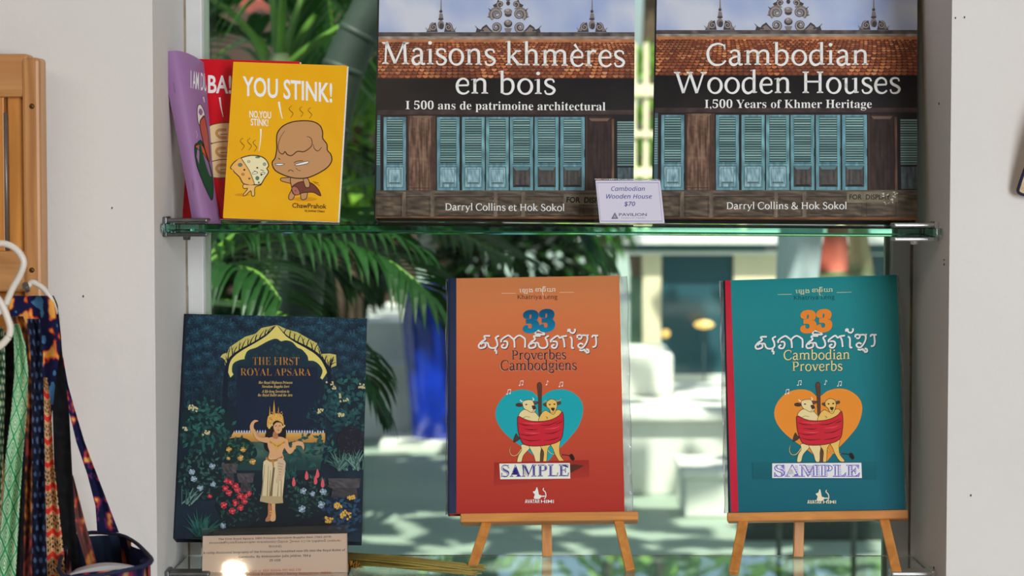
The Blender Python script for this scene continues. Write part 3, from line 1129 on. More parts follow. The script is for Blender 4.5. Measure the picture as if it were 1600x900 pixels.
pk = clump(160, (0.12, 0.12, 0.16), (0.26, 0.12, 0.10), 0.07, 0.6, 0.2)
pk.build('foliage', G_MID, pn, recalc=False)
tag(pn, 'dark low box with small green leaves added for the reflections under the teal book', 'reflection_box')

shrub(375, 370, 10.4, (0.55, 0.4, 0.5), 1300, 0.17, G_DARK, 'dark broad-leaved shrub behind the yellow booklet and the palm')
shrub(520, 330, 11.8, (0.42, 0.32, 0.6), 1200, 0.17, G_DARK, 'dark green shrub left of the French house book, behind the trunk')
shrub(546, 225, 9.0, (0.20, 0.2, 0.36), 320, 0.13, G_LIT, 'bright yellow-green shrub just left of the French house book')
shrub(800, 400, 11.15, (0.4, 0.22, 0.4), 800, 0.16, G_DARK, 'dark shrub above the orange book, behind the hanging fronds')
shrub(1010, 170, 16.2, (0.9, 0.4, 0.45), 500, 0.2, G_LIT, 'light green shrub beyond the pavilion, in the gap between the house books')
shrub(935, 330, 13.0, (0.25, 0.2, 0.3), 200, 0.12, G_MID, 'green shrub beside the pavilion, below the price tag')

# dark timber wall and red awning behind the palms
D = 13.6
m_ = MB()
m_.box((fx(150, D), D - DIST + 0.9, ZG), (fx(640, D), D - DIST + 1.0, ZG + 3.6))
tag(m_.build('wall_garden', mat('dark_timber', (66, 46, 38), rough=0.8, noise_amt=0.3, noise_scale=3, stretch=(1, 1, 0.1))), None, kind='structure')
aw = empty('awning', (fx(460, 9.5), 9.5 - DIST, ZG))
REDC = mat('red_canvas', (176, 92, 84), rough=0.8, noise_amt=0.15, noise_scale=2, transl=0.4)


def awf(u, v):
    x = fx(310 + 330 * u, 9.5) - aw.location.x
    return Vector((x, -1.1 * (1 - v) + 0.0, fz(22, 9.5) - ZG + 0.55 * v + 0.03 * math.sin(u * 25) * (1 - v)))


m_ = MB()
m_.grid(awf, 50, 8)
m_.grid(lambda u, v: Vector((awf(u, 0).x, -1.1, awf(u, 0).z - 0.07 * v * (0.7 + 0.3 * math.cos(u * 50)))), 50, 2)
m_.build('canvas', REDC, aw)
for px in (322, 556):
    m_ = MB()
    m_.tube([(fx(px, 9.5) - aw.location.x, 0.0, 0), (fx(px, 9.5) - aw.location.x, 0.0, fz(20, 9.5) - ZG + 0.5)], 0.025, 10)
    m_.tube([(fx(px, 9.5) - aw.location.x, 0.0, fz(20, 9.5) - ZG + 0.45), (fx(px, 9.5) - aw.location.x, -1.1, fz(22, 9.5) - ZG - 0.02)], 0.015, 8)
    m_.build('pole', mat('brown_post', (92, 74, 58)), aw)
tag(aw, 'faded red canvas awning above the palm, behind the comic booklets', 'awning')

# palms close to the window
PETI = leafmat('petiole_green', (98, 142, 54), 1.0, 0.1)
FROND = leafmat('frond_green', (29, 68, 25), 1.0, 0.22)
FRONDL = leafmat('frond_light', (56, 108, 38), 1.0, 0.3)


def frond(parent, pts, n, ll, droop, m, rr=0.006, w=0.02, start=0.2, pm=None, both=True):
    P = cr(pts, 8)
    rc = MB()
    k = len(P)
    rc.tube(P, [rr * (1 - 0.8 * i / k) for i in range(k)], 8)
    fr = rc.build('frond', pm or PETI, parent)
    lf = MB()
    for i in range(n):
        t = start + (1 - start) * (i + 0.5) / n
        q = t * (k - 1)
        i0 = min(k - 2, int(q))
        p = P[i0].lerp(P[i0 + 1], q - i0)
        d = (P[i0 + 1] - P[i0]).normalized()
        side = d.cross(Vector((0, 0, 1)))
        side = side.normalized() if side.length > 1e-3 else Vector((1, 0, 0))
        for sg in ((-1, 1) if both else (1,)):
            l = ll * (0.55 + 0.6 * math.sin(math.pi * min(1, 0.15 + t * 0.85))) * RL.uniform(0.85, 1.15)
            dir_ = (d * 0.75 + side * sg * 0.75 + Vector((RL.uniform(-.1, .1), RL.uniform(-.1, .1), 0.25))).normalized()
            cpts = []
            q_ = p.copy()
            dd = dir_.copy()
            for s_ in range(6):
                cpts.append(q_.copy())
                q_ += dd * (l / 5)
                dd = (dd + Vector((0, 0, -droop * (0.5 + 0.25 * s_) / 3))).normalized()
            sw = [w * x for x in (0.35, 0.9, 1.0, 0.8, 0.45, 0.03)]
            prev = None
            for s_ in range(6):
                dv = (cpts[min(5, s_ + 1)] - cpts[max(0, s_ - 1)]).normalized()
                sv = dv.cross(Vector((0.15 * sg, 0.25, 1)))
                sv = sv.normalized() if sv.length > 1e-3 else Vector((1, 0, 0))
                nv_ = sv.cross(dv)
                row = [lf.bm.verts.new(cpts[s_] - sv * sw[s_] / 2), lf.bm.verts.new(cpts[s_] - nv_ * sw[s_] * 0.16), lf.bm.verts.new(cpts[s_] + sv * sw[s_] / 2)]
                if prev:
                    lf.bm.faces.new((prev[0], prev[1], row[1], row[0]))
                    lf.bm.faces.new((prev[1], prev[2], row[2], row[1]))
                prev = row
    lf.build('leaflets', m, fr, recalc=False)
    return fr


def A3(px, py, D_):
    return at(px, py, D_ - DIST)


# palm with its crown behind the yellow booklet
D = 4.3
pc = Vector((fx(436, D), D - DIST, ZG))
pa = empty('palm_tree', pc)
st = MB()
st.tube([Vector((0.0, 0, 0)), A3(440, 420, D) - pc, A3(438, 180, D) - pc, A3(434, 84, D) - pc], [0.05, 0.042, 0.036, 0.024], 14)
st.build('stem', mat('palm_stem', (104, 120, 82), rough=0.6, noise_amt=0.25, noise_scale=12), pa)
for tgt, D2, ll, pm in (((345, 8), 4.3, 0.30, PETI), ((418, -60), 4.5, 0.3, PETI), ((446, -80), 4.2, 0.3, PETI), ((476, -10), 4.35, 0.3, PETI), ((518, -4), 4.5, 0.3, PETI), ((556, 34), 4.25, 0.3, PETI)):
    a = A3(437 + (tgt[0] - 437) * 0.08, 105, D) - pc
    mid = A3(437 + (tgt[0] - 437) * 0.5, 100 + (tgt[1] - 100) * 0.53, (D + D2) / 2) - pc
    e_ = A3(tgt[0], tgt[1], D2) - pc
    e2 = e_ + (e_ - mid) * 1.5 + Vector((0, 0, -0.05))
    e3 = e2 + (e_ - mid) * 1.2 + Vector((0, 0, -0.28))
    frond(pa, [a, mid, e_, e2, e3], 18, 0.34, 0.7, FRONDL, 0.0098, 0.024, 0.74, pm)
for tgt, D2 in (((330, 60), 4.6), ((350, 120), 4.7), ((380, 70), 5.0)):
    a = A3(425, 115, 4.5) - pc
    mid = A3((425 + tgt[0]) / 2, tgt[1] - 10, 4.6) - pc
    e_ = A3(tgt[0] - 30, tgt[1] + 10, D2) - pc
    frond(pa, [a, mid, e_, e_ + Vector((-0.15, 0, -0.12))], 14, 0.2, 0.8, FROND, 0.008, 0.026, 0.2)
tag(pa, 'palm with thick light green stalks fanning out above the yellow booklet', 'palm')

# leaning dark trunk
D = 3.9
tp = [A3(464, 560, D), A3(488, 350, D), A3(512, 200, D), A3(533, 118, D), A3(556, 62, D), A3(582, 8, D), A3(612, -90, D), A3(650, -200, D)]
base = Vector((fx(430, D), D - DIST, ZG))
tr_ = empty('bamboo_trunk', base)
TRK = mat('trunk_green', (50, 62, 54), rough=0.55, noise_amt=0.25, noise_scale=16)
m_ = MB()
pp = cr([base] + tp, 6)
m_.tube([p - base for p in pp], [0.042 - 0.008 * i / len(pp) for i in range(len(pp))], 20)
m_.build('culm', TRK, tr_)
for i_ in range(1, 7):
    t = (i_ - 0.25) / 7 * (len(pp) - 2)
    a, b = pp[int(t)], pp[int(t) + 1]
    d = (b - a).normalized()
    r_ = MB()
    rad = 0.042 - 0.008 * t / len(pp)
    r_.tube([a - d * 0.006 - base, a - d * 0.002 - base, a + d * 0.002 - base, a + d * 0.006 - base], [rad + 0.0003, rad + 0.0018, rad + 0.0018, rad + 0.0003], 20)
    r_.build('node_ring', TRK, tr_)
tag(tr_, 'leaning dark grey-green trunk with ring joints between the yellow booklet and the French house book', 'trunk')

# arching palm whose fronds hang behind the dark book
D = 3.5
c2 = Vector((fx(300, D), D - DIST, ZG))
pb_ = empty('palm_tree', c2)
st = MB()
st.tube([Vector((0, 0, 0)), A3(296, 700, D) - c2, A3(300, 520, D) - c2, A3(304, 430, D) - c2], [0.045, 0.038, 0.03, 0.026], 12)
st.build('stem', mat('palm_stem', (104, 120, 82)), pb_)


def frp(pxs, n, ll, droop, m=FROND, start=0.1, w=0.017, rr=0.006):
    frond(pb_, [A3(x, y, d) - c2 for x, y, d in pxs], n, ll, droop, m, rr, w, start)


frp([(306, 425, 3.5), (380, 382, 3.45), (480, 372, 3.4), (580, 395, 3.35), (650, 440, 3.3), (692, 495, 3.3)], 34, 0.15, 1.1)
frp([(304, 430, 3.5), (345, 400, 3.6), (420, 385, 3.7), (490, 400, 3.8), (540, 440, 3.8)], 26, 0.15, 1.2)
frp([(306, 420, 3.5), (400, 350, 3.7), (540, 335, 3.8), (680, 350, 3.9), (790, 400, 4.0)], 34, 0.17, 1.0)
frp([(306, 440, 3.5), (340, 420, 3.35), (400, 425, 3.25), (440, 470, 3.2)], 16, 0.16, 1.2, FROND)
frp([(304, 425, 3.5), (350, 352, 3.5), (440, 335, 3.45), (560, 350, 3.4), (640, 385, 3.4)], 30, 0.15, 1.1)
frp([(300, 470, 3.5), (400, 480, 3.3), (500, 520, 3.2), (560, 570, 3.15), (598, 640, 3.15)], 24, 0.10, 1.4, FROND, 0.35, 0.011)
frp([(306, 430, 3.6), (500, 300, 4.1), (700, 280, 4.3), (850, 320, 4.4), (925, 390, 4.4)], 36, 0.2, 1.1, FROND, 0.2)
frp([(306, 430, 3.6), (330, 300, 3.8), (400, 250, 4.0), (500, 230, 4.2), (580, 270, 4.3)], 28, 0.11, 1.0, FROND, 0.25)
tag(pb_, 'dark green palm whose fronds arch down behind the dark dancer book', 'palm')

# tree overhead whose leaves dapple the courtyard
tcx, tcy = -3.4, 6.2
tree = empty('shade_tree', (tcx, tcy, ZG))
m_ = MB()
m_.tube([(0, 0, 0), (0.05, 0, 1.6), (0.2, -0.1, 3.2), (0.6, -0.2, 4.6)], [0.22, 0.18, 0.14, 0.08], 14)
for a, b in (((2.6, -2.5, 4.2), 0.05), ((3.6, 0.2, 4.4), 0.06), ((2.8, 2.6, 4.4), 0.05), ((0.3, -3.0, 4.3), 0.05), ((5.0, -1.0, 4.5), 0.04)):
    m_.tube([(0.15, -0.05, 2.8), (a[0] * 0.4, a[1] * 0.4, 3.8), a], [0.1, 0.07, 0.02], 9)
m_.build('trunk', mat('bark', (84, 66, 50)), tree)
m_ = MB()
RC = random.Random(5)
for i in range(3000):
    x, y, z = RC.uniform(-4.2, 4.8), RC.uniform(0.45, 10.5), RC.uniform(3.3, 5.2)
    # landing point of this leaf's shade
    k = (z - ZG) / SUNZ
    gx, gy = x + SUNX * k, y + SUNY * k
    dens = 1.0
    if gx > 0.0 and 8.2 < gy < 12.6:
        dens = 0.30
    if gx < 0.2 and gy > 12.0:
        dens = 0.10
    if RC.random() > dens:
        continue
    l = RC.uniform(0.22, 0.46)
    d = Vector((RC.uniform(-1, 1), RC.uniform(-1, 1), RC.uniform(-.5, .3)))
    leafquad(m_.bm, Vector((x - tcx, y - tcy, z - ZG)), d, Vector((RC.uniform(-.3, .3), RC.uniform(-.3, .3), 1)), l, l * 0.75)
cn = m_.build('canopy', G_MID, tree, recalc=False)
tag(tree, 'shade tree spreading over the courtyard outside', 'tree')

# taller trees beyond the pavilion
for px, D, zb, r, n, lb in ((1330, 18.6, 4.4, (1.3, 0.9, 1.5), 1300, 'tall tree with light green crown beyond the pavilion, behind the English house book'), (1010, 23.5, 5.6, (1.3, 1.0, 1.7), 1200, 'tall tree behind the pavilion, above the gap between the house books'),
                          (700, 18.0, 4.6, (1.0, 0.9, 1.5), 1100, 'tall tree far behind the French house book'), (380, 20.5, 4.4, (1.1, 1.0, 2.2), 1300, 'tall tree beyond the red awning')):
    o = empty('garden_tree', (fx(px, D), D - DIST, ZG))
    m_ = MB()
    m_.tube([(0, 0, 0), (0.05, 0, zb * 0.5), (0.1, 0, zb)], [0.14, 0.11, 0.06], 12)
    for k in range(5):
        a_ = k * 1.256
        m_.tube([(0.05, 0, zb * 0.6), (r[0] * 0.3 * math.cos(a_), r[1] * 0.3 * math.sin(a_), zb * 0.85), (r[0] * 0.7 * math.cos(a_), r[1] * 0.7 * math.sin(a_), zb + 0.3)], [0.06, 0.04, 0.015], 8)
    m_.build('trunk', mat('bark', (84, 66, 50)), o)
    clump(int(n * 0.55), (0, 0, zb), r, 0.34, 0.5, 0.25).build('crown', G_LIT, o, recalc=False)
    tag(o, lb, 'tree', 'tall trees beyond the courtyard')

# ---------------------------------------------------------------- books: builders
def quadmap(src, dst):
    """bilinear map from the (roughly upright) quad src to quad dst, both TL,TR,BR,BL"""
    def f(x, y):
        # solve inverse bilinear by a few fixed-point steps
        v = 0.5
        for _ in range(4):
            lx = src[0][0] + (src[3][0] - src[0][0]) * v
            rx = src[1][0] + (src[2][0] - src[1][0]) * v
            u = (x - lx) / (rx - lx)
            ty = src[0][1] + (src[1][1] - src[0][1]) * u
            by = src[3][1] + (src[2][1] - src[3][1]) * u
            v = (y - ty) / (by - ty)
        tx = dst[0][0] + (dst[1][0] - dst[0][0]) * u, dst[0][1] + (dst[1][1] - dst[0][1]) * u
        bx = dst[3][0] + (dst[2][0] - dst[3][0]) * u, dst[3][1] + (dst[2][1] - dst[3][1]) * u
        return tx[0] + (bx[0] - tx[0]) * v, tx[1] + (bx[1] - tx[1]) * v
    return f


def hardback(name, sh, thick, art, cover_rgb, spine_rgb, pages='pages_cream', board=0.0022, inset=0.0035, page_rgb=(232, 222, 198)):
    root = empty(name, mw=sh.M)
    w2, h = sh.w / 2, sh.h
    art.into('front_cover', PRINT, root, [(*boxgeo((-w2, 0, -board), (w2, h, 0)), cover_rgb)])
    a = Art(lambda x, y, z: (0, 0, 0))
    a.into('back_cover', PRINT, root, [(*boxgeo((-w2, 0, -thick), (w2, h, -thick + board)), cover_rgb)])
    a.into('spine', PRINT, root, [(*boxgeo((-w2 - 0.0016, 0, -thick), (-w2, h, 0)), spine_rgb)])
    p = MB()
    p.box((-w2, inset, -thick + board), (w2 - inset, h - inset, -board))
    p.build('page_block', pages_mat(pages, page_rgb), root)
    return root


def paperback(name, sh, thick, art, cover_rgb, pages='pages_white', page_rgb=(240, 238, 232)):
    root = empty(name, mw=sh.M)
    w2, h = sh.w / 2, sh.h
    c = 0.0004
    art.into('front_cover', PRINT, root, [(*boxgeo((-w2, 0.0004, -c), (w2, h, 0)), cover_rgb)])
    a = Art(lambda x, y, z: (0, 0, 0))
    a.into('back_cover', PRINT, root, [(*boxgeo((-w2, 0, -thick), (w2, h, -thick + c)), cover_rgb)])
    p = MB()
    p.box((-w2 + 0.0005, 0, -thick + c), (w2 + 0.0012, h - 0.0006, -c))
    p.build('page_block', pages_mat(pages, page_rgb), root)
    return root


R = random.Random(7)


# ---------------------------------------------------------------- the two large photo-cover books
def house_art(A, pre):
    q = A.map
    A.map = lambda x, y, z: q(*pre(x, y), z)

    def skyc(u, v, x, y):
        t = 0.5 + 0.9 * nz(x, y * 1.6, 0.011, 3) + 0.35 * nz(x, y, 0.03, 9) + (0.25 if x < 690 else 0) + (v - 0.7) * 0.3
        return mixc((132, 152, 200), (196, 200, 212), t)
    A.field([(580, -170), (1000, -170), (1000, 57), (580, 57)], 30, 18, skyc)
    # roof ornaments
    G1, G2, G3 = (126, 116, 112), (70, 62, 64), (165, 156, 150)

    def spiral(cx, cy, r, a0, turns, sg, w0):
        pts = []
        for i in range(22):
            t = i / 21
            a = a0 + sg * turns * 2 * math.pi * t
            rr = r * (1 - 0.85 * t)
            pts.append((cx + rr * math.cos(a), cy + rr * math.sin(a)))
        A.stroke(pts, [w0 + 1.6, w0 + 0.4], G2)
        A.stroke(pts, [w0, w0 * 0.5], G1)
        A.stroke([(p[0] - 0.3, p[1] - 0.5) for p in pts], [w0 * 0.35, w0 * 0.2], G3)

    cx = 794
    for sg in (-1, 1):
        X = lambda d: cx + sg * d
        A.poly([(X(11), 8), (X(16), 3), (X(18), 9), (X(24), 12), (X(21), 17), (X(12), 18)], G2)
        A.poly([(X(22), 55), (X(51), 55), (X(49), 48), (X(44), 52), (X(40), 46), (X(34), 42), (X(30), 47)], G2)
        A.poly([(X(26), 54), (X(44), 54), (X(38), 48), (X(34), 46)], G1)
        spiral(X(18), 26.5, 9.5, math.pi / 2 - sg * 0.6, 1.6, -sg, 3.6)
        spiral(X(18.5), 46.5, 8.2, -math.pi / 2 + sg * 2.2, 1.6, sg, 3.4)
        spiral(X(12), 11, 5.5, math.pi / 2, 1.2, -sg, 2.6)
        A.stroke([(X(10), 18), (X(18), 16), (X(26), 19), (X(30), 27), (X(26), 34)], 2.2, G1, smooth=4)
        A.stroke([(X(14), 2), (X(10), -12), (X(4), -22)], [3, 1], G2, smooth=4)
        A.stroke([(X(27), 21), (X(31), 17)], [2.4, 0.6], G2)
        A.stroke([(X(28), 31), (X(33), 30)], [2.4, 0.6], G2)
        A.stroke([(X(38), 52), (X(46), 50), (X(52), 44)], [3, 0.6], G2, smooth=4)
    A.poly([(cx - 3, 56), (cx - 6, 48), (cx + 6, 48), (cx + 3, 56)], G1)
    A.ell(cx, 41, 6.5, 6, G2)
    A.ell(cx, 39, 5, 4.2, G1)
    A.ell(cx - 1, 37.5, 2.2, 1.6, G3)
    A.ell(cx, 26, 5.6, 4.6, G2)
    A.ell(cx, 22, 6.5, 4.5, G1)
    A.ell(cx - 1, 20, 3, 1.8, G3)
    A.ell(cx, 9, 3, 3.8, G2)
    A.poly([(cx - 3, 5), (cx, -26), (cx + 3, 5)], G2)
    for sx in (689, 925):
        A.poly([(sx - 1, 24), (sx - 0.2, 0), (sx + 0.6, 0), (sx + 1.6, 24)], G1)
        A.ell(sx, 22, 2.4, 2.4, G2)
        A.poly([(sx - 3.4, 34), (sx - 2.2, 25), (sx + 2.6, 25), (sx + 4, 34)], G1)
        A.ell(sx, 34, 4.2, 2, G2)
        A.ell(sx, 43, 5.2, 7, G1)
        A.ell(sx + 1, 45, 3.6, 5, G2)
        for sg in (-1, 1):
            A.poly([(sx + sg * 5, 54), (sx + sg * 23, 54), (sx + sg * 20, 49), (sx + sg * 14, 41), (sx + sg * 8, 39)], G2)
            spiral(sx + sg * 11.5, 46.5, 5.8, -math.pi / 2, 1.5, sg, 2.2)
            A.stroke([(sx + sg * 16, 52), (sx + sg * 21, 51), (sx + sg * 24, 47)], [2.6, 0.5], G1, smooth=3)
            A.ell(sx + sg * 18, 50, 2.4, 2.2, G1)
    # ridge
    A.field([(580, 54.5), (1000, 54.5), (1000, 61), (580, 61)], 60, 2,
            lambda u, v, x, y: mixc((62, 56, 56), (112, 102, 96), 0.4 + 1.2 * nz(x, y, 0.09)))
    A.field([(580, 61), (1000, 61), (1000, 67.5), (580, 67.5)], 60, 2,
            lambda u, v, x, y: mixc((118, 106, 98), (172, 160, 150), 0.4 + 1.2 * nz(x, y, 0.08, 5)))
    # roof tiles
    A.field([(580, 67), (1000, 67), (1000, 128), (580, 128)], 40, 8,
            lambda u, v, x, y: mixc((62, 32, 22), (98, 52, 34), 0.5 + nz(x, y, 0.03)))
    A.field([(580, 65.5), (1000, 65.5), (1000, 70), (580, 70)], 60, 1,
            lambda u, v, x, y: mixc((150, 92, 58), (196, 130, 84), 0.5 + nz(x, y, 0.1, 2)))
    A.up()
    y = 70.0
    row = 0
    pal = [(176, 100, 60), (152, 82, 52), (196, 120, 72), (134, 70, 46), (166, 92, 62), (206, 138, 92), (120, 66, 48)]
    while y < 125:
        hgt = 3.0 + (y - 70) * 0.045
        wd = 6.2 + (y - 70) * 0.06
        x = 581 - (row % 2) * wd / 2
        while x < 998:
            yy = y + 0.9 * nz(x, y, 0.05, 11)
            t = nz(x, y, 0.02, 4) + 0.25
            c = mixc(R.choice(pal), (96, 52, 38), 0.35 - t)
            e = wd * 0.5
            A.poly([(x + 0.3, yy), (x + wd - 0.3, yy), (x + wd - 0.8, yy + hgt * 0.55), (x + e, yy + hgt * 0.86),
                    (x + 0.8, yy + hgt * 0.55)], c, up=False)
            x += wd
        y += hgt
        row += 1
    # dark eave
    A.field([(580, 126.5), (1000, 126.5), (1000, 178), (580, 178)], 30, 8,
            lambda u, v, x, y: mixc((17, 15, 17), (40, 33, 34), v * 0.7 + 0.4 * nz(x, y, 0.04, 7)))
    A.field([(580, 176), (1000, 176), (1000, 183), (580, 183)], 60, 2,
            lambda u, v, x, y: mixc((48, 38, 38), (74, 60, 58), 0.5 + nz(x, y, 0.06, 8)))
    A.rect(580, 183, 1000, 312, (38, 32, 32))

    def woodf(c1, c2, s=1.0, o=0.0):
        return lambda u, v, x, y: mixc(c1, c2, 0.45 + 0.9 * nz(x * 0.35 * s, y * 0.03 * s, 1, o) + 0.3 * nz(x, y, 0.2, o + 4))

    def shutter(x0, x1, top, dark, cl, o):
        A.field([(x0, top), (x1, top), (x1, 302), (x0, 302)], 12, 24,
                lambda u, v, x, y: mixc((70, 104, 112), cl, 0.55 + 0.8 * nz(x * 0.25, y * 0.05, 1, o)))
        a, b = x0 + (x1 - x0) * 0.14, x1 - (x1 - x0) * 0.14
        A.rect(a, top + 3, b, 259, (24, 34, 34))
        A.up()
        n = int((259 - top - 4) / 3.75)
        for i in range(n):
            yy = top + 4.2 + i * 3.75
            c = mixc((92, 126, 126), (136, 176, 174), 0.5 + 0.9 * nz(i * 3.1, o, 1, 2.5))
            A.poly([(a + 0.4, yy + 0.4 * nz(i, o)), (b - 0.4, yy + 0.4 * nz(i, o + 3)), (b - 0.4, yy + 2.3), (a + 0.4, yy + 2.3)], c, up=False)
        A.rect(a - 1, 260.2, b + 1, 261.2, (46, 62, 64))
        if dark:
            A.rect(a - 0.6, 264.5, b + 0.6, 296.5, (40, 46, 48))
            A.field([(a, 265), (b, 265), (b, 296), (a, 296)], 10, 12,
                    woodf((52, 50, 50), (94, 88, 84), 1.0, o))
            A.poly([(a, 265), (b, 265), (b - 3.5, 270), (a + 3.5, 270)], (88, 120, 122))
            A.poly([(a, 296), (a + 3, 293), (b - 3, 293), (b, 296)], (34, 34, 36))
        else:
            A.rect(a - 0.8, 264.5, b + 0.8, 297.5, (58, 82, 88))
            A.field([(a, 265.5), (b, 265.5), (b, 296.5), (a, 296.5)], 14, 16,
                    lambda u, v, x, y: mixc((84, 116, 126), (160, 194, 202), 0.62 + 0.9 * nz(x * 0.45, y * 0.09, 1, o + 2)))
            A.stroke([(a + 3, 268.5), (b - 3, 268.5), (b - 3, 292), (a + 3, 292)], 0.9, (74, 104, 110), True)
            A.rect(a + 4, 289, b - 4, 291, (80, 92, 92))
        A.rect(x1 - 0.5, 238 if dark else 276, x1 + 1.0, 250 if dark else 288, (28, 24, 24))

    A.rect(588, 184, 594.5, 302, (64, 92, 98))
    A.up()
    for i in range(19):
        A.rect(587, 192 + i * 3.75, 594, 194.3 + i * 3.75, (116, 148, 148), up=False)
    shutter(599.5, 634.5, 187, False, (126, 172, 186), 1.0)
    # plank doors
    A.field([(637, 185), (679.5, 185), (679.5, 302), (637, 302)], 26, 40, woodf((74, 52, 44), (142, 112, 92), 1.0, 21))
    A.stroke([(638, 186), (638, 302)], 1.6, (58, 44, 38))
    A.stroke([(674, 186), (674, 302)], 1.2, (60, 44, 38))
    A.field([(675, 185), (681, 185), (681, 302), (675, 302)], 5, 30, woodf((58, 42, 36), (98, 74, 62), 1, 31))
    A.poly([(645, 185.5), (676, 185.5), (673, 188.5), (648, 188.5)], (120, 94, 78))
    A.stroke([(640, 298), (672, 298)], 1.2, (70, 52, 42))
    for x0, x1, dk, cl, o in ((683, 718, False, (124, 172, 186), 41.), (722, 757.5, False, (128, 182, 188), 42.), (759.5, 795, False, (130, 182, 190), 43.),
                              (797, 833, True, (120, 172, 182), 44.), (835.5, 873, True, (118, 170, 182), 45.), (875.5, 913.5, True, (116, 168, 182), 46.)):
        shutter(x0, x1, 187, dk, cl, o)
    A.field([(917, 186), (955, 186), (955, 302), (917, 302)], 14, 20, woodf((40, 30, 30), (66, 50, 48), 1, 51))
    A.poly([(920, 189), (953, 189), (949, 193.5), (924, 193.5)], (112, 88, 76))
    A.rect(915, 186, 917.5, 304, (72, 50, 44))
    A.field([(955.5, 190), (959.5, 190), (959.5, 302), (955.5, 302)], 3, 16, woodf((76, 56, 48), (124, 94, 76), 1, 55))
    A.rect(960, 184, 996, 302, (30, 28, 30))
    A.up()
    for i in range(19):
        A.rect(964.5, 194 + i * 3.7, 992, 196.4 + i * 3.7, mixc((88, 118, 118), (124, 156, 154), R.random()), up=False)
    A.field([(965, 266), (990, 266), (990, 300), (965, 300)], 8, 8, woodf((48, 56, 60), (96, 116, 120), 1, 57))
    # rail and wainscot
    A.field([(580, 301.5), (1000, 301.5), (1000, 310), (580, 310)], 60, 3, lambda u, v, x, y: mixc((66, 58, 52), (116, 104, 92), 0.5 + nz(x * 0.05, y * 0.4, 1, 60) - 0.3 * v))
    A.field([(580, 309), (1000, 309), (1000, 352), (580, 352)], 90, 14,
            lambda u, v, x, y: mixc((58, 50, 42), (118, 102, 84), 0.42 + 0.9 * nz(x * 0.05, y * 0.5, 1, 61) + 0.3 * nz(x, y, 0.2, 66)))
    for x0, x1 in ((589, 627), (636, 671), (681, 769), (780, 813), (823, 905), (912, 957)):
        A.stroke([(x0, 311.5), (x1, 311.5), (x1, 341), (x0, 341)], 1.3, (48, 40, 34), True)
    for x0 in (631.5, 676, 774.5, 818):
        A.field([(x0 - 2.6, 304), (x0 + 2.6, 304), (x0 + 2, 345), (x0 - 2.8, 345)], 3, 12, woodf((88, 76, 64), (140, 124, 106), 1, 70 + x0))
    A.field([(580, 343), (1000, 343), (1000, 353), (580, 353)], 60, 3, lambda u, v, x, y: mixc((104, 62, 32), (168, 106, 60), 0.5 + nz(x * 0.04, y * 0.5, 1, 77) - 0.35 * (1 - v)))
    A.map = q


WHT = (236, 228, 224)
cD = [(592.6, 0), (992, 0), (989.6, 346), (587, 345)]
shD = Sheet(cD, 0.118, 8, -3)
shD.extend(0.288)
aD = Art(shD.mapf)
house_art(aD, lambda x, y: (x, y))
TN = -0.012
serif_text(aD, 'Maisons khmeres', 598, 975.5, 104, 34.5, WHT, 0.0106)
aD.stroke([(897.5, 73.5), (904.5, 82.5)], [4.2, 1.6], WHT)
serif_text(aD, 'en bois', 714, 867, 150.3, 33, WHT, 0.006)
aD.text('I 500 ans de patrimoine architectural', 634, 946, 174.8, 12.8, WHT, 'serifb', -0.004, slope=0.007)
serif_text(aD, 'Darryl Collins et Hok Sokol', 696, 882, 332.5, 10.4, WHT, 0.007, 1.12)
aD.field([(881, 307.5), (962, 309), (961, 325), (880.5, 322.5)], 10, 3, lambda u, v, x, y: mixc((98, 90, 74), (126, 116, 96), 0.5 + nz(x, y, 0.2, 5)))
aD.text('FOR  DISPLAY', 885, 955, 320.3, 8.6, (12, 10, 12), 'plain', 0.035, slope=0.02, shear=0.05)
bookD = hardback('photo_book', shD, 0.026, aD, (60, 52, 50), (30, 28, 30), page_rgb=(226, 206, 150))
tag(bookD, 'large photo book with a wooden house on its cover, French title starting Maisons', 'book', 'large wooden-house books on the upper shelf')

cE = [(1027, 0), (1433, 0), (1433.5, 347), (1020, 347)]
shE = Sheet(cE, 0.105, 11, -6)
shE.extend(0.288)
aE = Art(shE.mapf)
qDE = quadmap(cD, cE)
YK = [(-200, -205), (0, -2), (55, 52), (67, 63), (127, 123), (187, 184), (302, 302), (345, 346.5), (400, 402)]


def preE(x, y):
    ex, _ = qDE(x, y)
    for (a, b), (c, d) in zip(YK, YK[1:]):
        if y <= c:
            return ex, b + (d - b) * (y - a) / (c - a)
    return ex, y


house_art(aE, preE)
serif_text(aE, 'Cambodian', 1105.5, 1357, 106, 32.5, WHT)
serif_text(aE, 'Wooden Houses', 1055.5, 1406, 150, 33.5, WHT)
aE.text('I,500 Years of Khmer Heritage', 1101, 1362, 173.4, 12.8, WHT, 'serifb', -0.004)
serif_text(aE, 'Darryl Collins & Hok Sokol', 1135.5, 1323, 331.2, 10.4, WHT, 0, 1.12)
aE.field([(1323, 304.5), (1402, 303.5), (1403, 320.5), (1323.5, 321.5)], 10, 3, lambda u, v, x, y: mixc((104, 94, 76), (138, 126, 104), 0.5 + nz(x, y, 0.2, 5)))
aE.text('FOR  DISPLAY', 1327, 1391, 316.2, 7.6, (22, 20, 20), 'plain', 0.014, shear=0.03)
for k in range(26):
    x, y = R.uniform(1376, 1402), R.uniform(304, 325)
    aE.poly([(x, y), (x + R.uniform(2, 5), y + R.uniform(-2, 1)), (x + R.uniform(1, 4), y + R.uniform(1, 3))],
            R.choice([(190, 190, 180), (150, 148, 136), (108, 100, 84), (214, 212, 204)]))
bookE = hardback('photo_book', shE, 0.026, aE, (48, 44, 46), (26, 26, 30), page_rgb=(60, 54, 50))
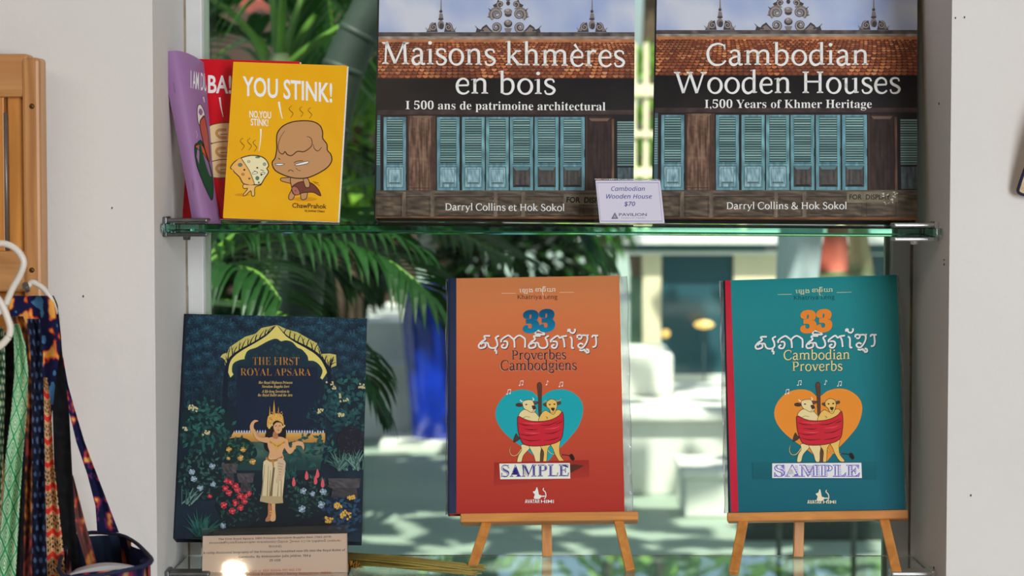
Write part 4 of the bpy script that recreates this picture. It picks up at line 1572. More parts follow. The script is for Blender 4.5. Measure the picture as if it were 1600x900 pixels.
tag(bookE, 'large photo book with a wooden house on its cover, English title starting Cambodian', 'book', 'large wooden-house books on the upper shelf')

# ---------------------------------------------------------------- yellow comic booklet
cY = [(364, 96), (543, 106), (527.5, 347), (349, 344)]
shY = Sheet(cY, 0.072, 12, -2)
aY = Art(shY.mapf)
aY.field(cY, 8, 8, lambda u, v, x, y: mixc((240, 170, 8), (234, 160, 4), 0.5 + nz(x, y, 0.03)))
INK = (44, 28, 16)


def P5(p):
    return [(345 + x / 3.463, 90 + y / 3.463) for x, y in p]


def tx5(A, s, x0, x1, base, cap, col, off, slope, sh=0.0, sp=1.0, st='plain'):
    A.text(s, 345 + x0 / 3.463, 345 + x1 / 3.463, 90 + base / 3.463, cap / 3.463, col, st, off, slope, sh, space=sp)


CRM = (244, 238, 226)
tx5(aY, 'YOU STINK!', 118, 603, 208, 102, CRM, 0.018, 0.078)
tx5(aY, 'NO,YOU', 155, 272, 329, 37, CRM, 0.014, 0.045)
tx5(aY, 'STINK!', 162, 257, 371, 36, CRM, 0.014, 0.05)
aY.stroke(P5([(314, 244), (322, 290), (333, 335)]), [3.4, 1.0], CRM, smooth=4)
aY.stroke(P5([(217, 391), (215, 450), (206, 513)]), [2.4, 0.6], CRM, smooth=4)
for x, y, s in ((377, 265, 1.0), (433, 270, 0.85), (480, 275, 0.9), (113, 440, 1.0), (152, 440, 1.0), (182, 450, 0.95)):
    aY.stroke(P5([(x + 8 * s, y), (x - 8 * s, y + 15 * s), (x + 4 * s, y + 32 * s), (x + 14 * s, y + 44 * s), (x, y + 66 * s)]), [0.6, 1.0, 0.6], INK, smooth=5)
aY.ell(*P5([(455, 771)])[0], 19, 3.4, (206, 140, 8))
aY.ell(*P5([(115, 747)])[0], 12, 2.4, (206, 140, 8))
BRN = (188, 138, 92)
aY.shape(P5([(325, 658), (350, 655), (385, 655), (385, 684), (345, 678), (325, 670)]), BRN, INK, 1.2)
aY.shape(P5([(380, 655), (420, 650), (455, 655), (478, 690), (470, 735), (462, 768), (436, 772), (430, 742), (405, 745), (390, 772), (370, 772), (368, 752), (384, 715), (378, 682)]), BRN, INK, 1.2)
aY.shape(P5([(384, 712), (402, 690), (440, 676), (490, 684), (525, 715), (541, 748), (534, 752), (500, 735), (450, 736), (415, 747), (392, 742)]), (112, 58, 44), INK, 1.2)
aY.shape(P5([(384, 715), (396, 702), (415, 710), (428, 735), (418, 748), (396, 744)]), (170, 104, 82), INK, 0.9)
aY.ell(*P5([(404, 726)])[0], 1.2, 1.0, (120, 60, 50))
aY.shape(P5([(446, 656), (470, 658), (482, 690), (478, 706), (462, 708), (454, 695)]), BRN, INK, 1.2)
for k in range(14):
    x, y = R.uniform(430, 515), R.uniform(688, 728)
    aY.ell(*P5([(x, y)])[0], 0.4, 0.4, (60, 28, 22), 6)
aY.shape(P5([(302, 440), (311, 405), (338, 375), (382, 355), (440, 347), (500, 352), (537, 374), (551, 408), (552, 442), (574, 474), (577, 506), (596, 530), (600, 565), (576, 600),
             (530, 630), (470, 655), (410, 658), (355, 646), (303, 622), (283, 597), (279, 570), (294, 548), (303, 500)]), BRN, INK, 1.7)
for p, w_ in (([(346, 402), (322, 440), (310, 488), (318, 518), (336, 527), (348, 514), (360, 530), (384, 535), (415, 513), (450, 514), (486, 490), (495, 465), (486, 440), (466, 432)], [0.6, 1.5, 1.5, 0.8]),
              ([(500, 474), (508, 500), (528, 510), (546, 490)], [0.7, 1.2, 0.7]), ([(364, 622), (377, 613), (394, 622)], 1.0),
              ([(406, 602), (418, 614), (432, 617)], 0.7), ([(311, 549), (322, 557)], 1.1), ([(395, 575), (415, 566), (446, 563)], 1.0)):
    aY.stroke(P5(p), w_, INK, smooth=5)
aY.shape(P5([(296, 580), (322, 578), (345, 581), (325, 589), (303, 587)]), (240, 236, 236), INK, 0.8)
aY.shape(P5([(402, 583), (440, 572), (474, 566), (470, 578), (434, 587), (408, 590)]), (240, 236, 236), INK, 0.9)
tx5(aY, 'ChawPrahok', 387, 572, 817, 25, INK, 0.014, 0.03, 0.04)
tx5(aY, 'by Joshua Cheng', 455, 562, 838, 11, INK, 0.02, 0.04, 0.1)
aY.stroke(P5([(497, 675), (530, 684), (505, 682), (536, 698)]), 0.5, INK)
aY.shape(P5([(128, 690), (212, 688), (214, 696), (186, 708), (183, 750), (168, 752), (162, 726), (132, 752), (122, 748), (146, 714), (124, 713)]), (226, 178, 104), INK, 1.1)
aY.shape(P5([(53, 602), (75, 570), (115, 547), (165, 535), (215, 540), (246, 560), (259, 590), (249, 606), (258, 625), (236, 660), (216, 690), (180, 693), (125, 688), (102, 652), (72, 622), (70, 612)]), (240, 216, 168), INK, 1.5)
aY.blob(P5([(57, 601), (77, 572), (110, 550), (136, 590), (160, 630), (178, 690), (127, 685), (104, 650), (74, 618)]), (226, 170, 92))
aY.stroke(P5([(110, 549), (136, 588), (160, 628), (184, 692)]), 1.0, INK, smooth=4)
for x, y, rx, ry, c in ((105, 586, 11, 9, (84, 122, 110)), (152, 568, 7, 6, (206, 176, 130)), (237, 582, 8, 8, (150, 160, 140)), (120, 637, 7, 6, (190, 130, 70)), (155, 660, 5, 4, (110, 90, 60)),
                        (198, 658, 9, 10, (60, 128, 112)), (200, 545, 12, 4, (90, 140, 124)), (198, 602, 4, 3, INK), (206, 682, 4, 4, (120, 110, 90)), (128, 613, 4, 4, INK), (220, 640, 4, 3, INK)):
    aY.ell(*P5([(x, y)])[0], rx / 3.463 + 0.4, ry / 3.463 + 0.4, INK)
    aY.ell(*P5([(x, y)])[0], rx / 3.463, ry / 3.463, c)
for p in ([(170, 632), (186, 622), (200, 630), (180, 636)], [(216, 632), (232, 626), (240, 632), (226, 637)]):
    aY.shape(P5(p), (246, 244, 240), INK, 0.7)
for p in ([(180, 618), (200, 626)], [(215, 612), (234, 618)]):
    aY.stroke(P5(p), 0.8, INK)
bookY = paperback('comic_booklet', shY, 0.003, aY, (236, 164, 8))
tag(bookY, 'yellow comic booklet with a brown frowning cartoon head on its cover', 'booklet', 'comic booklets on the upper shelf')

# ---------------------------------------------------------------- red comic booklet behind it
cR = [(300, 90), (468, 98), (455, 345), (286, 342)]
shR = Sheet(cR, 0.098, 13, -2)
aR = Art(shR.mapf)


def P6(p):
    return [(245 + x / 3.214, 70 + y / 3.214) for x, y in p]


aR.field(cR, 8, 8, lambda u, v, x, y: mixc((206, 10, 30), (190, 6, 24), 0.5 + nz(x, y, 0.03)))
aR.text('BA!', 325, 361.5, 144.5, 27, CRM, 'plain', 0.022, 0.03)
aR.stroke(P6([(316, 264), (322, 310), (334, 362)]), [3.0, 0.8], CRM, smooth=4)
for y0, y1 in ((396, 498), (490, 588), (580, 668)):
    aR.shape(P6([(258, y0 + 20), (300, y0), (370, y0 - 4), (440, y0 + 8), (452, (y0 + y1) / 2), (430, y1 - 6), (350, y1), (280, y1 - 2), (250, y1 - 30)]), (232, 196, 146), (92, 48, 24), 1.2)
    ym = (y0 + y1) / 2
    aR.stroke(P6([(350, ym - 20), (310, ym - 18), (300, ym), (318, ym + 18), (352, ym + 20)]), 4.5, (198, 144, 88), smooth=4)
    aR.stroke(P6([(318, ym + 4), (356, ym + 2)]), 0.9, (92, 48, 24))
bookR = paperback('comic_booklet', shR, 0.003, aR, (200, 8, 28))
tag(bookR, 'red comic booklet mostly hidden behind the yellow comic booklet', 'booklet', 'comic booklets on the upper shelf')

# ---------------------------------------------------------------- curled purple booklet
def lerp_poly(pts, t):
    n = len(pts) - 1
    i = min(n - 1, int(t * n))
    f = t * n - i
    return [pts[i][k] + (pts[i + 1][k] - pts[i][k]) * f for k in range(2)]


LE = [(p.x, p.y) for p in cr([(251.5, 82, 0), (262, 140, 0), (277, 215, 0), (291, 290, 0), (300.5, 346, 0)], 8)]
RE = [(p.x, p.y) for p in cr([(318, 97, 0), (324, 150, 0), (329, 215, 0), (335, 290, 0), (345.5, 347, 0)], 8)]


def purple(s, t, off=0.0):
    """s across the curl (0 = stapled spine edge), t down the sheet"""
    a, b = lerp_poly(LE, t), lerp_poly(RE, t)
    x = a[0] + (b[0] - a[0]) * s
    y = a[1] + (b[1] - a[1]) * s - (1 - t) * 9 * math.sin(math.pi * s) + t * 1.0 * math.sin(math.pi * s)
    Y = 0.078 - 0.016 * math.sin(math.pi * (0.12 + 0.6 * s)) + 0.05 * s * s * (1 - 0.5 * t) + 0.014 * (1 - t)
    return at(x, y, Y + off)


def inv_purple(x, y):
    t = min(1, max(0, (y - 84) / 262))
    for _ in range(3):
        a, b = lerp_poly(LE, t), lerp_poly(RE, t)
        s = min(1, max(0, (x - a[0]) / (b[0] - a[0])))
        yy = a[1] + (b[1] - a[1]) * s - (1 - t) * 9 * math.sin(math.pi * s) + t * math.sin(math.pi * s)
        t = min(1, max(0, t + (y - yy) / 262))
    return s, t


orgP = purple(0.4, 1.0)
rootP = empty('comic_booklet', orgP)
aP = Art(lambda x, y, z: tuple(purple(*inv_purple(x, y), -0.0006 - z * 2) - orgP))
aP.z = 1e-5
NU, NV = 20, 24
sheetV = []
for i in range(NU + 1):
    for j in range(NV + 1):
        sheetV.append(purple(i / NU, j / NV, -0.0003) - orgP)
sheetF = [[i * (NV + 1) + j, i * (NV + 1) + j + 1, (i + 1) * (NV + 1) + j + 1, (i + 1) * (NV + 1) + j] for i in range(NU) for j in range(NV)]
aP.text('I AM DU', 298, 323, 137, 27, CRM, 'plain', 0.012, 0.22)
aP.stroke(P6([(234, 262), (240, 290)]), [2.0, 0.8], CRM)
aP.shape(P6([(203, 330), (208, 304), (222, 302), (238, 335), (240, 358), (222, 376), (214, 402), (206, 380)]), (226, 218, 206), INK, 0.9)
aP.shape(P6([(216, 400), (228, 365), (240, 362), (256, 440), (264, 520), (266, 585), (250, 560), (236, 500)]), (190, 88, 72), INK, 0.9)
aP.shape(P6([(190, 512), (205, 492), (222, 480), (240, 520), (262, 590), (276, 640), (284, 700), (278, 780), (252, 735), (228, 680), (200, 600)]), (34, 76, 52), (20, 30, 20), 1.0)
aP.shape(P6([(195, 512), (224, 502), (246, 540), (262, 590), (236, 548)]), (206, 92, 40), INK, 0.8)
aP.stroke(P6([(196, 430), (204, 452), (200, 470)]), 0.6, (200, 170, 200), smooth=3)
for x0, y0 in ((270, 136), (299, 288)):
    aP.stroke([(x0, y0 - 7), (x0 + 1, y0 - 6), (x0 + 3.6, y0 + 8), (x0 + 3, y0 + 9)], 1.2, (120, 100, 130))
cv = aP.into('front_cover', PRINT, rootP, [(sheetV, sheetF, (146, 108, 150))])
for p in cv.data.polygons:
    p.use_smooth = True
bk = Art(lambda x, y, z: (0, 0, 0))
bV = []
for i in range(NU + 1):
    for j in range(NV + 1):
        bV.append(purple(i / NU, j / NV, 0.0022) - orgP)
bk.into('back_cover', PRINT, rootP, [(bV, sheetF, (146, 108, 150))])
pg = MB()
for k_ in (0.0, 0.0018):
    pg.grid(lambda u, v: purple(u, 0.003 + v * 0.995, k_) - orgP, NU, NV)
for t_ in (0.003, 0.998):
    pg.grid(lambda u, v: purple(u, t_, v * 0.0018) - orgP, NU, 1)
for s_ in (0.0, 1.0):
    pg.grid(lambda u, v: purple(s_, 0.003 + u * 0.995, v * 0.0018) - orgP, NV, 1)
pg.build('page_block', pages_mat('pages_white', (240, 238, 232)), rootP)
tag(rootP, 'purple comic booklet curled and leaning beside the red comic booklet', 'booklet', 'comic booklets on the upper shelf')

# ---------------------------------------------------------------- the two proverb books on easels
def C7(x, y):
    return 680 + x / 1.877, 420 + y / 1.877


def C8(x, y):
    return 1100 + x / 1.876, 420 + y / 1.876


NAVY = (38, 30, 48)
q1 = [C7(42, 28), C7(540, 20), C7(556, 712), C7(42, 718)]
q2 = [C8(58, 35), C8(568, 17), C8(588, 707), C8(80, 713)]
M12 = quadmap(q1, q2)

KH = {  # strokes of the Khmer title, in the crop (730,430) x5.296
    'sa': [[(190, 503), (140, 505), (150, 530), (118, 552), (95, 582), (104, 602), (128, 602), (150, 590), (150, 565), (128, 560), (112, 574)],
           [(140, 560), (170, 562), (180, 590), (200, 603), (232, 600), (250, 580), (246, 545), (236, 520), (250, 508), (264, 502)]],
    'u': [[(238, 606), (230, 625), (242, 628), (240, 652)]],
    'pho': [[(284, 556), (280, 540), (300, 520), (330, 502), (345, 500), (365, 515), (388, 540), (392, 600)],
            [(300, 548), (326, 548), (334, 570), (320, 600), (294, 600), (286, 586), (304, 572)],
            [(388, 530), (410, 508), (436, 500), (470, 520), (480, 540), (478, 600)]],
    'sa2': [[(608, 503), (552, 505), (562, 530), (532, 552), (510, 582), (518, 602), (542, 602), (564, 590), (564, 565), (542, 560), (526, 574)],
            [(556, 560), (586, 562), (596, 590), (616, 603), (646, 600), (664, 580), (660, 545), (648, 520), (662, 508), (676, 502)]],
    'i': [[(562, 488), (572, 460), (596, 462), (620, 470), (640, 490), (600, 490), (562, 488)]],
    'ta': [[(696, 556), (692, 540), (716, 520), (740, 504), (752, 504), (768, 520), (786, 508), (826, 503)],
           [(704, 548), (736, 550), (746, 572), (732, 600), (708, 600), (700, 584), (722, 574)],
           [(784, 510), (800, 540), (806, 598)]],
    'ae': [[(850, 510), (866, 530), (866, 598), (884, 602)], [(836, 470), (836, 452), (850, 452), (852, 470), (876, 480), (892, 462), (890, 444)]],
    'kho': [[(912, 520), (912, 500), (936, 496), (948, 510), (936, 528), (918, 524)],
            [(940, 500), (960, 498), (985, 500), (996, 520), (985, 560), (955, 600), (930, 600), (918, 580), (940, 565), (960, 575)],
            [(985, 500), (1005, 496)]],
    'm': [[(928, 618), (950, 624), (970, 616), (975, 634)], [(984, 612), (1002, 618), (1004, 638), (986, 640), (984, 622)]],
    'ro': [[(1034, 516), (1040, 500), (1060, 500), (1084, 500)], [(1064, 506), (1068, 560), (1058, 590), (1036, 594)]]}


def kp(p):
    return (730 + p[0] / 5.296, 430 + p[1] / 5.296)


def proverb_art(A, pre, top, mid, bot, heart, kh_dark, tapec, lab, label_ink, name_rgb):
    q = A.map
    A.map = lambda x, y, z: q(*pre(x, y), z)

    def grad(u, v, x, y):
        return mixc(top, mid, v * 2) if v < 0.5 else mixc(mid, bot, v * 2 - 1)
    A.field([C7(62, 26), C7(545, 18), C7(560, 714), C7(62, 720)], 6, 30, grad)

    def p(*xy):
        return [C7(a, b) for a, b in xy]
    A.stroke(p((195, 72), (236, 72)), 0.8, (225, 190, 160) if kh_dark else (200, 196, 150))
    A.stroke(p((365, 69), (407, 69)), 0.8, (225, 190, 160) if kh_dark else (200, 196, 150))
    A.text('\u17c1\u17a1\u1784', C7(247, 0)[0], C7(286, 0)[0], C7(0, 69)[1], 6.2, (240, 224, 206) if kh_dark else (214, 208, 160), 'plain', 0.0, ref='\u1784')
    A.text('\u1781\u17b6\u1791\u17b8\u1799\u17b6', C7(294, 0)[0], C7(352, 0)[0], C7(0, 67)[1], 6.2, (240, 224, 206) if kh_dark else (214, 208, 160), 'plain', 0.0, ref='\u1784')
    A.stroke(p((319, 52), (313, 62), (316, 76), (324, 78)), 0.9, (240, 224, 206) if kh_dark else (214, 208, 160))
    serif_text(A, 'Khatriya Leng', C7(241, 0)[0], C7(358, 0)[0], C7(0, 88)[1], 6.2, name_rgb, 0, 1.15)
    # Khmer title with its offset shade
    A.up()
    for dx, dy, wd, c in ((0.9, 1.1, 2.9, kh_dark or (10, 70, 84)), (0, 0, 2.7, (232, 224, 222))):
        A.up()
        for g in KH.values():
            for st in g:
                A.stroke([(kp(a)[0] + dx, kp(a)[1] + dy) for a in st], wd, c, smooth=4, up=False)
        A.up(3)
    # heart
    s = 4.094

    def h(*xy):
        return [(770 + a / s, 580 + b / s) for a, b in xy]
    A.blob(h((300, 168), (250, 130), (180, 118), (100, 140), (40, 200), (17, 270), (35, 340), (90, 410), (180, 480), (250, 530), (328, 592),
             (400, 520), (480, 440), (550, 350), (578, 250), (560, 180), (500, 130), (430, 115), (360, 130)), heart)
    for x, y, two in ((100, 132, True), (180, 76, True), (352, 72, False), (434, 84, True)):
        A.stroke(h((x - 6, y + 14), (x - 3, y - 12)), 0.6, WHT)
        A.ell(*h((x - 9, y + 15))[0], 1.3, 0.9, WHT, 8)
        if two:
            A.stroke(h((x + 12, y + 10), (x + 15, y - 15)), 0.6, WHT)
            A.stroke(h((x - 3, y - 12), (x + 15, y - 15)), 1.0, WHT)
            A.ell(*h((x + 9, y + 11))[0], 1.3, 0.9, WHT, 8)
        else:
            A.stroke(h((x - 3, y - 12), (x + 6, y - 2)), 0.7, WHT)
    IK = (34, 22, 18)
    A.shape(h((284, 90), (298, 72), (312, 86), (312, 150), (310, 268), (294, 275), (290, 150)), (92, 62, 46), IK, 0.7)
    A.shape(h((306, 470), (326, 470), (326, 588), (300, 588)), (92, 62, 46), IK, 0.6)
    A.stroke(h((300, 100), (302, 260)), 0.5, (50, 32, 24))
    # tails
    A.stroke(h((196, 472), (176, 510), (150, 538), (122, 538), (108, 512), (116, 478)), [2.2, 1.2], IK, smooth=4)
    A.stroke(h((196, 472), (176, 510), (150, 538), (122, 538), (108, 512), (116, 478)), [1.3, 0.4], (232, 200, 130), smooth=4)
    A.shape(h((132, 455), (138, 420), (150, 398), (160, 415), (174, 430), (158, 446)), (72, 52, 44), IK, 0.5)
    A.stroke(h((350, 500), (370, 525), (410, 534), (460, 536), (495, 542)), [2.0, 1.0], IK, smooth=4)
    A.stroke(h((350, 500), (370, 525), (410, 534), (440, 535)), [1.2, 0.4], (232, 200, 130), smooth=4)
    A.blob(h((490, 538), (508, 530), (524, 560), (512, 574), (496, 560)), IK)
    # legs
    PALE, YEL = (236, 206, 150), (230, 184, 96)
    A.shape(h((184, 470), (244, 480), (232, 500), (196, 540), (182, 584), (156, 584), (164, 540), (184, 505)), PALE, IK, 0.7)
    A.shape(h((236, 478), (306, 474), (304, 530), (300, 584), (276, 584), (262, 540), (246, 510)), PALE, IK, 0.7)
    A.shape(h((306, 474), (376, 462), (352, 500), (344, 584), (322, 584), (326, 520)), YEL, IK, 0.7)
    A.shape(h((372, 462), (430, 440), (426, 490), (432, 540), (462, 582), (432, 584), (402, 540), (386, 500)), YEL, IK, 0.7)
    # bodies, heads
    A.shape(h((164, 296), (172, 268), (200, 246), (230, 254), (268, 262), (300, 300), (298, 330), (170, 330)), PALE, IK, 0.7)
    A.shape(h((302, 330), (304, 284), (335, 252), (375, 268), (418, 246), (446, 268), (440, 320)), YEL, IK, 0.7)
    A.shape(h((172, 205), (150, 210), (150, 222), (174, 228), (196, 218)), (70, 50, 46), IK, 0.5)
    A.shape(h((258, 196), (288, 196), (284, 210), (262, 214)), (92, 66, 58), IK, 0.5)
    A.stroke(h((196, 196), (180, 192), (176, 182)), [2.0, 0.8], WHT, smooth=3)
    A.stroke(h((250, 190), (262, 182), (254, 168)), [2.0, 0.8], WHT, smooth=3)
    A.shape(h((190, 200), (212, 186), (250, 186), (266, 215), (276, 240), (270, 260), (246, 264), (222, 252), (198, 236)), PALE, IK, 0.7)
    A.blob(h((250, 222), (270, 222), (274, 242), (258, 246)), (70, 46, 40))
    A.ell(*h((214, 214))[0], 1.8, 1.0, IK, 8)
    A.stroke(h((250, 258), (262, 252), (272, 256)), 0.6, IK)
    A.stroke(h((190, 300), (215, 290), (238, 296)), 0.5, IK)
    A.shape(h((322, 214), (336, 205), (350, 214), (340, 228)), (92, 66, 50), IK, 0.5)
    A.shape(h((404, 206), (430, 194), (436, 208), (414, 216)), (92, 66, 50), IK, 0.5)
    A.stroke(h((404, 190), (424, 190), (438, 176)), [2.0, 0.8], (180, 150, 110), smooth=3)
    A.stroke(h((346, 192), (332, 192), (326, 200)), [1.8, 0.8], (180, 150, 110), smooth=3)
    A.shape(h((344, 200), (372, 180), (404, 190), (412, 222), (402, 254), (392, 274), (374, 272), (362, 244), (346, 228)), YEL, IK, 0.7)
    A.blob(h((372, 236), (396, 236), (390, 254), (378, 252)), (60, 40, 34))
    A.ell(*h((364, 214))[0], 1.6, 1.2, IK, 8)
    A.ell(*h((394, 212))[0], 1.6, 1.2, IK, 8)
    A.stroke(h((376, 264), (394, 262)), 0.6, IK)
    A.stroke(h((340, 292), (352, 300), (346, 306)), 0.8, IK)
    # the red cloth round both
    A.shape(h((158, 320), (164, 290), (200, 306), (245, 320), (310, 322), (370, 312), (420, 288), (446, 262), (454, 320), (450, 380), (438, 432), (400, 460),
              (330, 476), (250, 480), (200, 468), (180, 440), (164, 390)), (196, 34, 50), IK, 1.0)
    for a in ([(162, 330), (200, 345), (260, 350)], [(170, 400), (220, 412), (290, 408)], [(300, 345), (360, 345), (440, 310)], [(330, 400), (390, 396), (446, 370)],
              [(180, 430), (240, 446), (310, 440)], [(330, 446), (390, 436), (430, 420)], [(200, 370), (250, 376), (290, 372)], [(400, 340), (430, 330), (450, 318)]):
        A.stroke(h(*a), [0.4, 1.5, 0.3], (96, 14, 26), smooth=4)
    for a in ([(190, 330), (260, 336), (320, 334)], [(330, 370), (390, 366), (430, 352)], [(200, 392), (260, 398), (300, 394)]):
        A.stroke(h(*a), [0.3, 2.0, 0.3], (220, 74, 80), smooth=4)
    A.blob(h((478, 606), (520, 596), (560, 602), (582, 604), (560, 622), (520, 640), (494, 650), (480, 640)), (70, 40, 30) if lab == 1 else bot)
    # tape and label
    if lab == 1:
        A.field([(773, 723), (920, 719), (921, 745), (773, 759)], 4, 2, lambda u, v, x, y: mixc((150, 38, 30), (166, 50, 40), v))
        A.blob(h((492, 606), (520, 596), (560, 602), (580, 605), (560, 620), (520, 640), (496, 648)), (84, 40, 30))
        A.poly(h((42, 592), (493, 588), (496, 688), (48, 692)), (236, 230, 214))
        for off, c, dx in ((0.0, label_ink, 0), (-0.022, (236, 230, 214), 0)):
            A.text('SAMPLE', 770 + 54 / s + (0 if off == 0 else 0.6), 770 + 488 / s - (0 if off == 0 else 0.6), 580 + 677 / s - (0 if off == 0 else 0.5), 18.6 - (0 if off == 0 else 1.0), c, 'serifb', off, slope=-0.01)
        A.text('SAMPLE', 770 + 58 / s, 770 + 485 / s, 580 + 674 / s, 17.2, label_ink, 'serifb', -0.036, slope=-0.01)
    A.map = q


def logo(A, C, x0, c):
    def g(*xy):
        return [(C[0] + a / C[2], C[1] + b / C[2]) for a, b in xy]
    A.blob(g((264, 815), (268, 790), (262, 770), (272, 765), (282, 742), (290, 765), (296, 790), (310, 795), (308, 808), (296, 818)), c)
    A.stroke(g((300, 802), (335, 800)), 1.8, c)
    A.stroke(g((326, 748), (322, 760), (336, 775), (340, 800), (330, 818)), [1.2, 1.6, 1.2], c, smooth=4)
    A.stroke(g((258, 770), (266, 784)), 1.2, c)


sh1 = Sheet(q1, 0.097, 20, -2)
a1 = Art(sh1.mapf)
proverb_art(a1, lambda x, y: (x, y), (212, 130, 78), (198, 88, 52), (168, 44, 36), (22, 160, 170), (78, 40, 40), (150, 40, 30), 1, (58, 46, 138), (60, 34, 40))
ang = [C7(x, 0)[0] for x in (257, 352, 225, 383, 193, 414)]
a1.text('33', ang[0], ang[1], C7(0, 186)[1], 34, (0, 110, 150), 'serifb', 0.05, slope=-0.06, fn=lambda x, y: mixc((0, 74, 112), (0, 128, 166), (y - 484) / 34), ref='3')
serif_text(a1, 'Proverbes', ang[2] - 0.6, ang[3] - 0.6, C7(0, 268)[1], 14.2, (226, 176, 150), -0.01)
serif_text(a1, 'Proverbes', ang[2], ang[3], C7(0, 267)[1], 14.2, NAVY, -0.01)
serif_text(a1, 'Cambodgiens', ang[4] - 0.6, ang[5] - 0.6, C7(0, 299)[1], 14.8, (226, 176, 150), -0.005)
serif_text(a1, 'Cambodgiens', ang[4], ang[5], C7(0, 298)[1], 14.8, NAVY, -0.005)
logo(a1, (770, 580, 4.094), 0, (240, 230, 220))
a1.text('AVATAR', 770 + 205 / 4.094, 770 + 300 / 4.094, 580 + 845 / 4.094, 5.6, (240, 230, 220), 'sansb', 0.0)
a1.text('HIMI', 770 + 308 / 4.094, 770 + 390 / 4.094, 580 + 844 / 4.094, 5.0, (240, 230, 220), 'plain', 0.01)
a1.field([C7(42, 28), C7(62, 28), C7(62, 718), C7(42, 718)], 2, 12, lambda u, v, x, y: mixc((28, 38, 66), (38, 48, 78), 0.5 + nz(x, y, 0.05)))
book1 = hardback('proverb_book', sh1, 0.012, a1, (176, 60, 44), (28, 36, 62))
tag(book1, 'orange book with a teal heart and two cows on its cover, on an easel', 'book', 'proverb books on easels')

sh2 = Sheet(q2, 0.097, 14, -9)
a2 = Art(sh2.mapf)
proverb_art(a2, M12, (28, 134, 138), (18, 116, 124), (8, 92, 108), (242, 138, 44), None, None, 2, None, (8, 62, 76))
a2.text('33', C8(282, 0)[0], C8(376, 0)[0], C8(0, 186)[1], 34, (246, 130, 40), 'serifb', 0.05, slope=-0.06, ref='3')
for t_, x0, x1, yb in (('Cambodian', 235, 427, 267), ('Proverbs', 260, 405, 300)):
    serif_text(a2, t_, C8(x0, 0)[0] + 0.7, C8(x1, 0)[0] + 0.7, C8(0, yb + 1.4)[1], 14.4, (10, 72, 84), -0.012)
    serif_text(a2, t_, C8(x0, 0)[0], C8(x1, 0)[0], C8(0, yb)[1], 14.4, (228, 214, 146), -0.012)


def k2(*xy):
    return [(1190 + a / 4.094, 580 + b / 4.094) for a, b in xy]


a2.field(k2((-58, 582), (738, 580), (735, 692), (-56, 690)), 4, 2, lambda u, v, x, y: mixc((12, 96, 106), (8, 88, 100), v))
a2.poly(k2((68, 590), (638, 586), (642, 684), (68, 684)), (226, 224, 240))
INK2 = (78, 66, 176)
a2.text('SAMPLE', 1190 + 80 / 4.094, 1190 + 630 / 4.094, 580 + 674 / 4.094, 18.2, INK2, 'serifb', 0.014)
a2.text('SAMPLE', 1190 + 82 / 4.094, 1190 + 628 / 4.094, 580 + 672.5 / 4.094, 17.4, (226, 224, 240), 'serifb', -0.03)
a2.up()
for x0, x1 in ((118, 150), (214, 232), (282, 330), (345, 370), (402, 420), (486, 506), (562, 582)):
    for k in range(6):
        y0 = 606 + k * 11
        a2.stroke(k2((x0 + k, y0), (x1 + k, y0 + 3)), 0.7, INK2, up=False)
logo(a2, (1190 + 22, 580 + 3, 4.094), 0, (226, 220, 190))
a2.text('AVATAR', 1190 + 292 / 4.094, 1190 + 385 / 4.094, 580 + 848 / 4.094, 5.6, (226, 220, 190), 'sansb', 0.0)
a2.text('HIMI', 1190 + 394 / 4.094, 1190 + 476 / 4.094, 580 + 847 / 4.094, 5.0, (226, 220, 190), 'plain', 0.01)
a2.field([C8(58, 35), C8(78, 34), C8(101, 712), C8(80, 713)], 2, 12, lambda u, v, x, y: mixc((186, 26, 50), (198, 36, 60), 0.5 + nz(x, y, 0.05)))
book2 = hardback('proverb_book', sh2, 0.012, a2, (10, 98, 112), (18, 20, 30))
tag(book2, 'teal book with an orange heart and two cows on its cover, on an easel', 'book', 'proverb books on easels')

FILM = clear_mat('clear_film', (0.86, 0.88, 0.88), 1.5, 0.12)
ft_ = FILM.node_tree
df_ = ft_.nodes.new('ShaderNodeBsdfDiffuse')
df_.inputs[0].default_value = (0.85, 0.87, 0.87, 1)
mx_ = ft_.nodes.new('ShaderNodeMixShader')
mx_.inputs[0].default_value = 0.22
out_ = ft_.nodes['Material Output']
old_ = out_.inputs[0].links[0].from_socket
ft_.links.new(old_, mx_.inputs[1])
ft_.links.new(df_.outputs[0], mx_.inputs[2])
ft_.links.new(mx_.outputs[0], out_.inputs[0])


def sleeve(sh_, bk_, fins):
    for x0, x1 in fins:
        m_ = MB()

        def fin(u, v):
            x = x0 + (x1 - x0) * u + 0.0005 * math.sin(v * 23) * u
            return Vector((x, v * (sh_.h + 0.001), -0.006 + 0.0016 * math.sin(v * 31 + u * 3) * u + 0.0008 * math.sin(v * 67) * u))
        m_.grid(fin, 5, 60)
        m_.grid(lambda u, v: fin(u, v) + Vector((0, 0, -0.0006 - 0.0012 * (1 - u))), 5, 60)
        m_.tube([fin(1.0, k / 30) for k in range(31)], 0.0004, 6)
        o_ = m_.build('plastic_sleeve', FILM, bk_)
        o_['label'] = 'crinkled clear plastic sleeve edge'


sleeve(sh1, book1, ((sh1.w / 2 + 0.0004, sh1.w / 2 + 0.0075), (-sh1.w / 2 - 0.002, -sh1.w / 2 - 0.0035)))
sleeve(sh2, book2, ((-sh2.w / 2 - 0.002, -sh2.w / 2 - 0.0055), (sh2.w / 2 + 0.0004, sh2.w / 2 + 0.002)))

